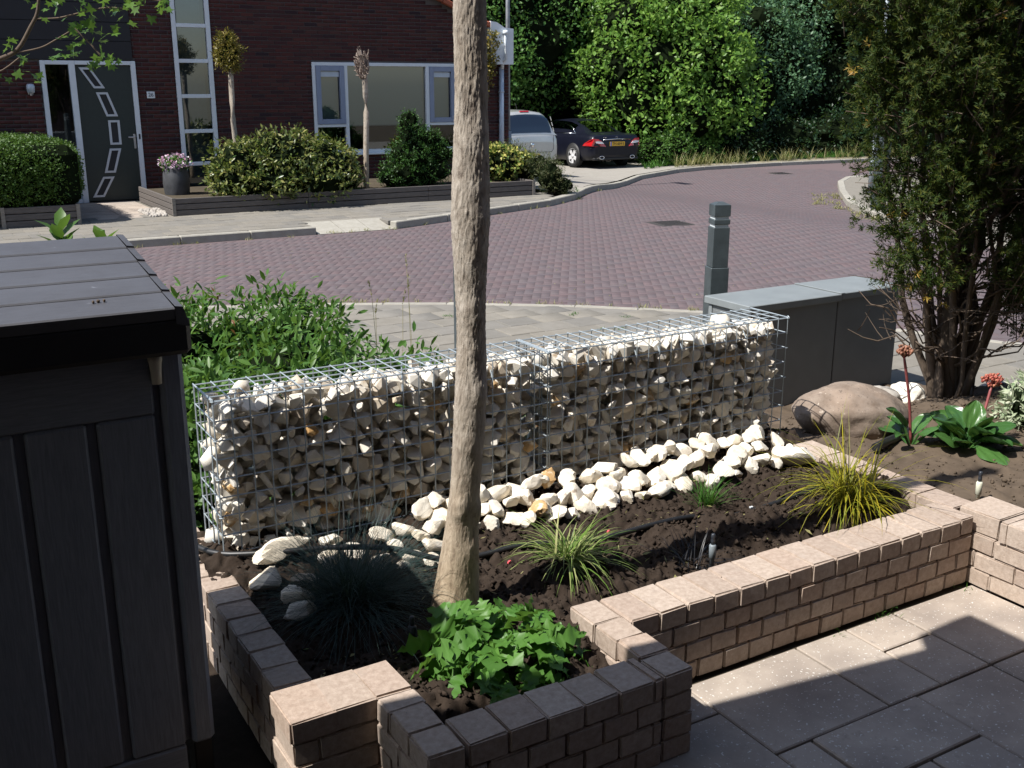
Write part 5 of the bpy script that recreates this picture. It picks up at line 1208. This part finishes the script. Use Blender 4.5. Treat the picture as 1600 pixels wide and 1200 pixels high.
def stalks(lab, spots, h, mat, headmat, headL, name='wild_grass', grp=None):
    t = thing(name, lab, 'grass', (spots[0][0], spots[0][1], -.1)); m = MB(); parts = []
    for x, y in spots:
        hh = h * rng.uniform(.75, 1.15); dx, dy = rng.normal() * .05, rng.normal() * .05; p0 = Vector((x - spots[0][0], y - spots[0][1], 0)); p1 = p0 + Vector((dx, dy, hh)); m.tube([p0, p0.lerp(p1, .5) + Vector((dx * .2, 0, .01)), p1], .0016, 4)
        k = 26; tt = rng.random(k)[:, None]; P = np.array(p1) + tt * np.array([dx * .5 + .01, dy * .5, headL]); V, F = leafarr(P, unit(np.array([0, 0, 1.0]) + rng.normal(size=(k, 3)) * .35), rv(k), .02, .005); parts.append((V, F))
    m.done('stalk', mat, t); link('seed_head', npmesh('seed_head', *joinarr(parts), [headmat]), t)
stalks('pale foxtail grasses nodding above the shrub at the kerb', [(2.5, 5.9), (2.62, 6.1), (2.85, 6.3), (3.05, 6.55), (2.7, 5.8)], .62, M['gr_dry'], M['gr_dry'], .09)
stalks('dark seed heads of plantain grass in front of the pavement', [(2.55, 4.55), (2.68, 4.6), (2.74, 4.62), (2.82, 4.66), (2.62, 4.45)], .42, M['gr_green'], M['core'], .06)
# two leafy tops behind the storage box
for x, y, k in ((.44, 3.40, 0), (.545, 3.32, 1)):
    t = thing('leafy_plant', ['taller leaf rosette peeping over the storage box lid', 'smaller leaf pair peeping over the storage box lid'][k], 'plant', (x, y, -.17)); n = 12 - 4 * k; a = np.arange(n) * 2.4
    m = MB(); m.tube([(0, 0, 0), (.01, 0, .8), (0, 0, 1.56)], .008, 6); m.done('stem', M['lf_bush'], t)
    D = np.stack([np.cos(a), np.sin(a), .7 + .5 * rng.random(n)], 1); P = np.zeros((n, 3)); P[:, 2] = 1.47 + np.arange(n) * .008
    link('leaves', npmesh('leaves', *leafarr(P, D, np.array([0, 0, 1.]) + D * -.4, .085 - .01 * k, .038, '8'), [M['lf_maple']], smooth=True), t)

# ------------------------------------------------------------------ yew at the right
def yew():
    t = thing('yew_tree', 'tall dark yew with bare lower stems at the right edge', 'tree', (4.86, 3.58, .06)); ox, oy, oz = t.location
    m = MB(); tips = []
    for k in range(19):
        a = k * 2.4; rr = rng.uniform(.15, .62); tips.append((rr * math.cos(a) + .10, rr * math.sin(a) * .8 + .1, rng.uniform(1.4, 2.9)))
    for tp in tips:
        b = (rng.normal() * .04, rng.normal() * .04, -.05); stems(m, b, [tp], rng.uniform(.013, .03), .008, 7, .05, 8)
    m.tube([(0, 0, -.1), (-.01, .02, .22), (.0, .03, .5), (.05, .05, 1.0)], [.075, .050, .042, .03], 9); m.done('trunk', M['twig'], t)
    bl = [(4.55, 3.55, 1.72, .40, .42, .50), (4.40, 3.6, 2.5, .40, .45, .6), (4.36, 3.5, 1.95, .28, .32, .32), (4.85, 3.5, 2.25, .5, .45, .75), (5.3, 3.6, 1.9, .5, .45, .65), (5.5, 3.7, 2.7, .55, .5, .7), (4.45, 3.5, 1.22, .26, .28, .20), (5.25, 3.4, 1.35, .36, .36, .30), (5.6, 3.6, 1.3, .4, .4, .4), (4.36, 3.42, .93, .17, .20, .10), (5.3, 3.45, .78, .22, .22, .10), (5.6, 3.5, .6, .25, .3, .2), (5.0, 3.8, 3.2, .6, .6, .6), (4.98, 3.3, .98, .22, .2, .18)]
    bl = [(b[0] - ox, b[1] - oy, b[2] - oz, b[3], b[4], b[5]) for b in bl]
    def sprays(ncl, per, mat, nm, lo, hi, nn=14, L=.028):
        C, N = blobpts(bl, ncl, lo, hi); n = len(C)
        P = (C[:, None] + rng.normal(size=(n, per, 3)) * .038).reshape(-1, 3); NN = np.repeat(N, per, 0); ax = unit(NN * .8 + rng.normal(size=P.shape) * .5 + np.array([0, 0, .55]))
        P2 = np.repeat(P, nn, 0); A2 = np.repeat(ax, nn, 0); tt = rng.random((len(P2), 1)); d = rv(len(P2)); d = unit(d - A2 * (d * A2).sum(1, keepdims=True)); D = unit(d + A2 * rng.uniform(.2, 1.1, (len(P2), 1)))
        s = rng.uniform(.8, 1.2, len(P2)); link(nm, npmesh(nm, *leafarr(P2 + A2 * tt * .035, D, A2, L * s, .0056 * s), [mat]), t)
        return P, ax
    P, ax = sprays(2050, 14, M['lf_yew'], 'needles', .66, 1.05)
    sprays(80, 4, M['lf_yewold'], 'yellowed_needles', .8, 1.05)
    m = MB()
    for p, a in zip(P[::16], ax[::16]):
        q = Vector(p); m.tube([q - Vector(a) * rng.uniform(.08, .2) - Vector((q.x, q.y - .1, 0)) * .12 - Vector((0, 0, .05)), q + Vector(a) * .03], .003, 4)
    for k in range(70):       # bare grey twigs below
        a = rng.uniform(0, 6.28); z = rng.uniform(.25, 1.15); r1 = rng.uniform(.25, .62); b = (.05 * math.cos(a), .05 * math.sin(a), z); e = (r1 * math.cos(a), r1 * math.sin(a) * .9, z + rng.uniform(.05, .35))
        stems(m, b, [e], .007, .0025, 4, .035, 6)
        for q in range(3):
            f = rng.uniform(.4, .95); c = tuple(b[i] + (e[i] - b[i]) * f for i in range(3)); stems(m, c, [(c[0] + rng.normal() * .12, c[1] + rng.normal() * .12, c[2] + rng.uniform(-.02, .15))], .0035, .0015, 3, .015, 3)
    m.done('twigs', M['twig'], t)
yew()

# maple branch hanging in from the left
def maple():
    t = thing('maple_tree', 'maple branch with fresh green leaves hanging in at the top left', 'tree', (-.55, 7.0, -.17)); L0 = t.location
    m = MB(); m.tube([(0, 0, 0), (.03, 0, 1.0), (.06, -.05, 1.9), (.1, -.05, 3.4)], [.07, .06, .055, .045], 10); m.done('trunk', M['bark'], t)
    W_ = lambda *p: Vector(p) - L0
    main = [(-.52, 6.98, 1.5), (-.1, 6.95, 1.72), (.178, 6.86, 1.783), (.45, 6.70, 1.86), (.649, 6.581, 1.944), (.738, 6.529, 1.994), (.81, 6.486, 2.109), (.848, 6.464, 2.18), (.87, 6.451, 2.278), (.95, 6.42, 2.55)]
    m = MB(); P = smoothp([W_(*p) for p in main]); m.tube(P, [.017 - .010 * i / len(P) for i in range(len(P))], 7); 
    tw = [[(.835, 6.47, 2.15), (.94, 6.41, 2.154), (1.046, 6.347, 2.18), (1.167, 6.276, 2.206), (1.26, 6.23, 2.20)], [(.70, 6.55, 1.97), (.839, 6.469, 2.00), (.916, 6.424, 2.04), (1.014, 6.366, 2.10)], [(.45, 6.7, 1.86), (.62, 6.58, 1.87), (.74, 6.52, 1.95)], [(.87, 6.45, 2.3), (1.05, 6.36, 2.29), (1.28, 6.24, 2.27), (1.44, 6.15, 2.24)], [(1.014, 6.366, 2.10), (1.08, 6.33, 2.02), (1.13, 6.3, 1.95)]]
    for q in tw: m.tube(smoothp([W_(*p) for p in q]), .0045, 5)
    m.done('branch', M['twig'], t)
    ang = [0, 22, 35, 52, 72, 95, 118, 140, 165, 180]; rad = [1.0, .52, .62, .95, .45, .62, .8, .42, .30, .12]
    pts = [(r_ * math.cos(R(a)), r_ * math.sin(R(a))) for a, r_ in zip(ang, rad)]; pts = pts + [(x, -y) for x, y in pts[-2:0:-1]]
    V = np.array([(0, 0, .0)] + [(x, y, .10 * abs(y) - .12 * x * x) for x, y in pts]) + np.array([.15, 0, 0]); n = len(pts); F = np.array([(0, 1 + k, 1 + (k + 1) % n) for k in range(n)])
    me = npmesh('leaf', V * .038, F, [M['lf_maple']])
    C = [(.93, 6.42, 2.24, .16), (1.1, 6.32, 2.24, .13), (1.2, 6.26, 2.22, .10), (1.05, 6.35, 2.1, .09), (1.02, 6.36, 2.02, .06), (1.12, 6.31, 1.95, .085), (.95, 6.4, 1.97, .06), (.68, 6.57, 2.03, .05), (.74, 6.52, 1.93, .06), (.6, 6.6, 1.88, .07), (.5, 6.68, 1.92, .06), (1.42, 6.16, 2.22, .06), (1.3, 6.22, 2.26, .09), (.92, 6.42, 2.4, .14), (.8, 6.5, 1.86, .06), (1.18, 6.28, 2.09, .06)]
    N = [18, 15, 10, 10, 6, 13, 7, 5, 6, 7, 5, 6, 9, 10, 4, 6]
    for (x, y, z, s), k in zip(C, N):
        for q in range(int(k * 1.25)):
            o = link('leaf', me, t); o.location = W_(x + rng.normal() * s * .55, y + rng.normal() * s * .55, z + rng.normal() * s * .42)
            o.rotation_euler = (rng.normal() * .7, .5 + rng.normal() * .6, rng.uniform(0, 6.28)); s2 = rng.uniform(.7, 1.15); o.scale = (s2, s2, s2)
maple()

# ------------------------------------------------------------------ plants in front of the house
def hedge():
    t = thing('box_hedge', 'clipped dark box hedge in the small plank planter at the left', 'hedge', (1.21, 16.75, .22)); n = 8600
    d = rv(n); p = (np.abs(d) ** 5).sum(1, keepdims=True) ** (-1 / 5); S = np.array([1.20, 1.42, .45]); P = d * p * S * rng.uniform(.95, 1.02, (n, 1)) + np.array([0, 0, .43])
    g = np.sign(d) * np.abs(d) ** 4; N = unit(g / S); P = np.repeat(P, 9, 0) + rng.normal(size=(n * 9, 3)) * .022; N = np.repeat(N, 9, 0)
    D = unit(N * .5 + rng.normal(size=P.shape)); N2 = unit(N * .7 + rng.normal(size=P.shape) * .6 + np.array([0, 0, .25])); s = rng.uniform(.6, 1.2, len(P))
    link('foliage', npmesh('foliage', *leafarr(P, D, N2, .034 * s, .020 * s), [M['lf_box']]), t)
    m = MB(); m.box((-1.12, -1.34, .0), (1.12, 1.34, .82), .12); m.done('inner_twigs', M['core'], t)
    m = MB(); stems(m, (0, 0, -.2), [(k * .3 - .8, 0, .3) for k in range(6)], .02, .01); m.done('stem', M['twig'], t)
hedge()
shrub('rhododendron', 'wide yellow edged variegated bush in the long planter', (5.4, 16.2, .2), [(4.75, 16.15, .60, .50, .5, .42), (5.35, 16.1, .68, .6, .55, .50), (6.0, 16.15, .58, .56, .5, .47), (5.2, 15.85, .42, .55, .4, .32), (5.9, 15.85, .38, .6, .4, .30), (4.62, 16.0, .42, .42, .4, .30), (6.35, 16.1, .40, .30, .3, .28)], 1150, 9, .07, .085, .036, M['lf_rhodo'], .78, up=.6, lo=.8)
def topiary(lab, x, y, h, tr, ball, mat, ncl, per, L, W2):
    t = thing('standard_tree', lab, 'tree', (x, y, .2)); m = MB(); m.tube(smoothp([(0, 0, -.05), (.01, 0, .5), (-.01, .01, 1.1), (0, 0, h - .2)], 3), tr, 9); m.done('trunk', M['twig'] if tr < .04 else M['bark'], t)
    bl = [(b[0], 0, b[1] - .2, b[2], b[2], b[3]) for b in ball]; link('crown', npmesh('crown', *crownarr(bl, ncl, per, .05, L, W2, .3, .6), [mat]), t); coremesh('inner_twigs', bl, .62, M['core'], t)
topiary('standard tree with a small golden green ball crown', 4.87, 16.8, 2.05, .042, [(-.02, 2.28, .21, .27), (-.05, 2.46, .14, .16)], M['lf_gold'], 220, 12, .055, .018)
t = thing('standard_tree', 'dead standard tree with only a dry knob of twigs on top', 'tree', (6.80, 16.15, .2)); m = MB(); m.tube(smoothp([(-.03, 0, -.05), (-.01, 0, .6), (.02, .01, 1.2), (.01, 0, 1.85)], 3), .045, 9); m.done('trunk', M['bark'], t)
m = MB()
for k in range(150):
    a = rng.uniform(0, 6.28); b = (.03 * math.cos(a), .03 * math.sin(a), rng.uniform(1.7, 2.0)); r1 = rng.uniform(.04, .13); z = b[2] + rng.uniform(.03, .22); stems(m, b, [(-.03 + r1 * math.cos(a), r1 * math.sin(a), min(z, 2.2))], .014, .008, 4, .02, 3)
m.done('dry_twigs', vary('dead_wood', [(.20, .15, .12), (.33, .27, .23), (.13, .09, .07)], 30, .4), t)
shrub('dwarf_conifer', 'dark green cloud shaped dwarf conifer below the wide window', (7.65, 16.35, .2), [(7.45, 16.25, .42, .40, .36, .22), (7.95, 16.3, .40, .38, .36, .22), (7.65, 16.3, .70, .40, .36, .24), (8.15, 16.35, .72, .30, .28, .20), (7.75, 16.35, .98, .30, .28, .22), (7.66, 16.35, 1.22, .17, .17, .22), (7.25, 16.2, .34, .22, .2, .14), (8.02, 16.3, .95, .2, .2, .14)], 700, 16, .05, .045, .016, M['lf_con'], .82, up=.6, lo=.8)
shrub('yellow_hydrangea', 'low bush with cream yellow flower heads right of the trunk', (9.55, 16.5, .2), [(9.45, 16.4, .50, .36, .4, .32), (9.85, 16.4, .42, .30, .36, .26), (9.2, 16.5, .5, .3, .3, .3)], 330, 10, .06, .07, .045, M['lf_yellow'], .8, up=.7, lo=.8)
shrub('heath_shrub', 'loose grey green heath at the end of the long planter', (10.05, 15.75, -.02), [(10.02, 15.7, .30, .28, .25, .30), (10.25, 15.65, .14, .24, .22, .18), (9.95, 15.95, .45, .25, .25, .25)], 260, 12, .05, .06, .010, M['lf_heath'], .72, up=.8)
shrub('heath_shrub', 'dark taller heath behind the hydrangea beside the downpipe', (10.1, 16.9, 0), [(9.95, 16.9, .45, .32, .3, .4), (10.3, 17.0, .35, .3, .3, .36)], 240, 12, .05, .06, .012, M['lf_heath'], .75, up=.8)
shrub('climbing_plant', 'yellow green climber on the wall beside the white eave board', (10.02, 18.02, 1.2), [(10.1, 18.0, 2.5, .20, .10, .34), (10.0, 18.02, 2.05, .18, .10, .36)], 130, 10, .06, .06, .04, M['lf_gold'], 0, up=.2, tips=5)

# tufts of weeds along the kerbs
def tufts(name, lab, spots, mat, L, w, n=14, e0=(.6, 1.5), bend=(.2, 1.4)):
    parts = []
    for x, y, z in spots:
        B = np.array([x, y, z]) + rng.normal(size=(n, 3)) * np.array([.025, .025, 0]); parts.append(bladearr(B, rng.uniform(0, 6.28, n), rng.uniform(*L, n), rng.uniform(*e0, n), rng.uniform(*bend, n), rng.uniform(*w, n), 4))
    o = kind(link(name, npmesh(name, *joinarr(parts), [mat])), 'stuff'); o['label'] = lab; o['category'] = 'weeds'; return o
def along(pl, n, off, x0, x1, z):
    o = []
    while len(o) < n:
        x = rng.uniform(x0, x1); y = yat(pl, x)
        if y is not None: o.append((x, y + off + rng.normal() * .03, z + gz(x)))
    return o
tufts('kerb_weeds', 'dry weeds in the joint between near pavement and road', along(NEARK[:8], 46, .02, 3.2, 6.9, -.1), M['gr_dry'], (.02, .07), (.003, .006))
tufts('moss', 'short green moss tufts between the near paving tiles', [(4.95, 7.4, -.09), (5.0, 7.44, -.09), (4.85, 6.8, -.09), (5.02, 6.76, -.09), (4.95, 6.72, -.09), (4.0, 7.9, -.09), (4.05, 7.87, -.09), (5.3, 7.1, -.09)], M['gr_green'], (.01, .03), (.003, .005), 26)
tufts('kerb_weeds', 'weeds growing along the far kerb below the house', along(FARK[:9], 40, -.01, 2.5, 12.2, -.1), M['gr_dry'], (.02, .08), (.003, .008))
tufts('verge_grass', 'tall dry grass on the verge along the far kerb', along(FARK[8:], 95, .40, 18.3, 29.5, 0) , M['gr_dry'], (.2, .6), (.006, .012), 11, (.9, 1.5), (.2, 1.3))
tufts('verge_grass', 'green grass at the edge of the driveway and verge', along(FARK[8:], 200, .85, 17.5, 29.5, 0), M['gr_green'], (.1, .34), (.008, .016), 12)
tufts('island_weeds', 'dry weeds round the kerb of the traffic island', [(x + rng.normal() * .25, y + rng.normal() * .2, -.1 + gz(x)) for x, y in [(15.0, 13.2), (15.6, 14.0), (16.6, 15.2), (14.6, 12.3), (17.2, 15.9), (15.9, 14.7)] * 14], M['gr_dry'], (.03, .12), (.006, .012), 12)
tufts('corner_weeds', 'green weeds at the corner of driveway and planter', [(10.35 + rng.normal() * .12, 15.85 + rng.normal() * .12, 0) for _ in range(22)], M['gr_green'], (.08, .3), (.004, .009), 12)
parts = []
for k in range(260):
    x, y = rng.uniform(.85, 3.25), rng.uniform(2.42, 3.2); P = np.array([[x, y, soilh(x, y) + .008]]); L = rng.uniform(.008, .04); parts.append(leafarr(P, rv(1) * np.array([1, 1, .25]), np.array([[0, 0, 1.]]) + rv(1) * .4, L, L * rng.uniform(.08, .4)))
o = kind(link('leaf_litter', npmesh('leaf_litter', *joinarr(parts), [M['gr_dry']])), 'stuff'); o['label'] = 'dry bits of leaf and straw lying on the dark bed soil'; o['category'] = 'litter'
parts = []
for k in range(420):
    x = rng.uniform(2.6, 12); y = rng.uniform(5.2, 13.3); yn = yat(NEARK, x); yf = yat(FARK, x)
    if yn is None or y < yn + .05 or y > yf - .1: continue
    P = np.array([[x, y, -.097 + gz(x)]]); parts.append(leafarr(P, rv(1) * np.array([1, 1, .15]), np.array([[0, 0, 1.]]), rng.uniform(.010, .035), rng.uniform(.006, .018)))
o = kind(link('leaf_litter', npmesh('leaf_litter', *joinarr(parts), [M['gr_dry']])), 'stuff'); o['label'] = 'pale flecks of leaf litter scattered over the brick road'; o['category'] = 'litter'
tufts('patio_weeds', 'tiny weeds in the joint below the low stone wall', [(2.86, 2.25, 0), (2.9, 2.25, 0), (2.83, 2.25, 0), (2.6, 2.26, 0), (3.26, 2.24, 0)], M['gr_green'], (.01, .03), (.002, .004), 12)

# ------------------------------------------------------------------ wood beyond the street
def bigtree(lab, base, blobs, ncl, per, cr, L, Wd, mat, trunk=.16, core=.72, name='leafy_tree', up=.45, lo=.82):
    core = .74
    bx, by, bz = base; t = thing(name, lab, 'tree', base); bl = [(b[0] - bx, b[1] - by, b[2] - bz, b[3], b[4], b[5]) for b in blobs]
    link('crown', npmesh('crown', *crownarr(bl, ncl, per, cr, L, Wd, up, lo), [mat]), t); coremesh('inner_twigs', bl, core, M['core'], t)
    m = MB(); top = max(b[2] for b in bl); m.tube([(0, 0, -.2), (.05, 0, top * .3), (0, .1, top)], [trunk, trunk * .8, trunk * .35], 9); stems(m, (0, 0, top * .25), [(b[0] * .8, b[1] * .8, b[2]) for b in bl[:7]], trunk * .4, .02, 6, .1); m.done('trunk', M['twig'], t); return t
bigtree('bright green broad leaved tree standing sunlit behind the black car', (20.0, 25.6, -.3), [(18.9, 25.2, 1.1, 1.3, 1.3, 1.2), (20.2, 24.9, 1.0, 1.5, 1.3, 1.15), (21.6, 25.0, 1.5, 1.2, 1.2, 1.2), (19.6, 25.3, 2.4, 1.5, 1.4, 1.2), (21.0, 25.4, 2.8, 1.5, 1.4, 1.2), (18.4, 25.6, 2.2, 1.1, 1.2, 1.1), (20.2, 25.8, 3.8, 1.5, 1.4, 1.1), (22.2, 25.5, 2.6, 1.0, 1.1, 1.2), (18.9, 25.8, 3.4, 1.0, 1.1, 1.0), (21.8, 25.8, 3.9, .9, 1, .9)], 330, 85, .50, .165, .10, M['lf_bright'], .12, .80, up=.6, lo=.8)
bigtree('paler blue green tree right of the bright one', (24.6, 26.4, -.3), [(23.9, 25.9, 1.7, 1.0, 1.2, 1.2), (25.0, 26.0, 2.3, 1.3, 1.3, 1.2), (24.3, 26.2, 3.3, 1.2, 1.2, 1.1), (25.6, 26.3, 3.6, 1.1, 1.2, 1.0), (23.6, 26.3, 2.7, .9, 1.1, 1.0), (23.4, 25.4, .9, 1.0, 1.0, .8)], 210, 75, .45, .13, .07, M['lf_blue'], .13, .8)
bigtree('mid green tree close behind the silver car', (15.6, 27.5, -.3), [(14.6, 27.0, 2.6, 1.5, 1.4, 1.5), (16.4, 27.0, 2.9, 1.4, 1.4, 1.4), (15.4, 27.4, 4.2, 1.7, 1.5, 1.3), (17.4, 27.3, 3.9, 1.2, 1.3, 1.3), (13.4, 27.6, 4.2, 1.5, 1.5, 1.6), (14.9, 27.8, 5.6, 2.0, 1.8, 1.4), (12.2, 27.8, 3.3, 1.3, 1.3, 1.6), (17.0, 27.2, 1.9, .8, .9, .9)], 330, 75, .5, .125, .075, M['lf_mid'], .16, .8)
bigtree('tall dark tree behind the house roof edge', (11.8, 30.5, -.3), [(11.0, 29.8, 3.8, 2.0, 1.6, 2.2), (12.8, 30, 5.6, 2.2, 1.8, 1.8), (10.4, 30, 6.4, 2.2, 1.8, 1.8), (8.4, 30.2, 5.0, 1.8, 1.8, 2.0), (12.2, 29.6, 2.4, 1.6, 1.4, 1.8)], 2000, 9, .24, .14, .085, M['lf_mid'], .2, .82)
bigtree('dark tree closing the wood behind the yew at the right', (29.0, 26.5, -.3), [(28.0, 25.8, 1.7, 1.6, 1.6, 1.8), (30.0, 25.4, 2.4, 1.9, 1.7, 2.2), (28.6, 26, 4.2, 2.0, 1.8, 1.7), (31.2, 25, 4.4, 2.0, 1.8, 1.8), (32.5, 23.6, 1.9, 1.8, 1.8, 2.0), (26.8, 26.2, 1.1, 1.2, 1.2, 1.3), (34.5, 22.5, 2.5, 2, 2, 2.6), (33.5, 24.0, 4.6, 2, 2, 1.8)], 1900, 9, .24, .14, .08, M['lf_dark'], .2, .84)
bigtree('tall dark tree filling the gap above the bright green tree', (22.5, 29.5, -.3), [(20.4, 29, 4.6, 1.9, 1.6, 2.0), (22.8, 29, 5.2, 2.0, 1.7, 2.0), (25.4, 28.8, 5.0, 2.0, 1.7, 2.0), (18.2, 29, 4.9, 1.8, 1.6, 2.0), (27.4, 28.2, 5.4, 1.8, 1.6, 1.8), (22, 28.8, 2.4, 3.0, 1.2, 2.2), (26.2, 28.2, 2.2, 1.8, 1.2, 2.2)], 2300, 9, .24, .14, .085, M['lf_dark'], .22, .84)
bl = [(x, 33 - .0 * x + rng.normal() * .8, z, 2.6, 2.0, 2.6) for x in np.arange(4, 40, 2.6) for z in (1.5, 5.2, 8.6)] + [(x, 30.5 - (x - 30) * .62, z, 2.4, 2.2, 2.4) for x in np.arange(31, 46, 2.4) for z in (1.4, 4.6, 8.0)]
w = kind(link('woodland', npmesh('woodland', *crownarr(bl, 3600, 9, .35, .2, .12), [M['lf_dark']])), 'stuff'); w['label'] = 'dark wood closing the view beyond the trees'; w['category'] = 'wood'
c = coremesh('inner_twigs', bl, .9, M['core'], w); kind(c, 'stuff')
shrub('low_shrub', 'low green shrub with reddish tips right of the black car', (19.0, 23.9, -.3), [(18.55, 23.75, .05, .55, .5, .42), (19.3, 23.85, .1, .65, .5, .45), (20.05, 23.95, .0, .55, .45, .40), (20.7, 24.0, -.1, .45, .4, .3)], 560, 10, .09, .085, .045, M['lf_bush'], .8, up=.6, lo=.85)
shrub('low_shrub', 'dark ground shrub at the wood edge below the paler tree', (24.2, 24.6, -.35), [(22.4, 24.2, .0, .9, .7, .6), (24.2, 24.5, .15, 1.1, .8, .8), (26.2, 24.3, .2, 1.2, .9, .9), (28.2, 23.6, .2, 1.2, .9, .9), (30.4, 22.6, .3, 1.4, .9, 1.0)], 900, 10, .14, .11, .06, M['lf_dark'], .82, up=.5, lo=.85)
shrub('golden_bush', 'small yellow flecked bush between silver car and dark wood', (17.9, 25.3, -.3), [(17.8, 25.2, .9, .5, .5, 1.0), (17.6, 25.3, 2.1, .45, .45, .7)], 220, 9, .12, .10, .06, M['lf_bright'], .75, up=.5)
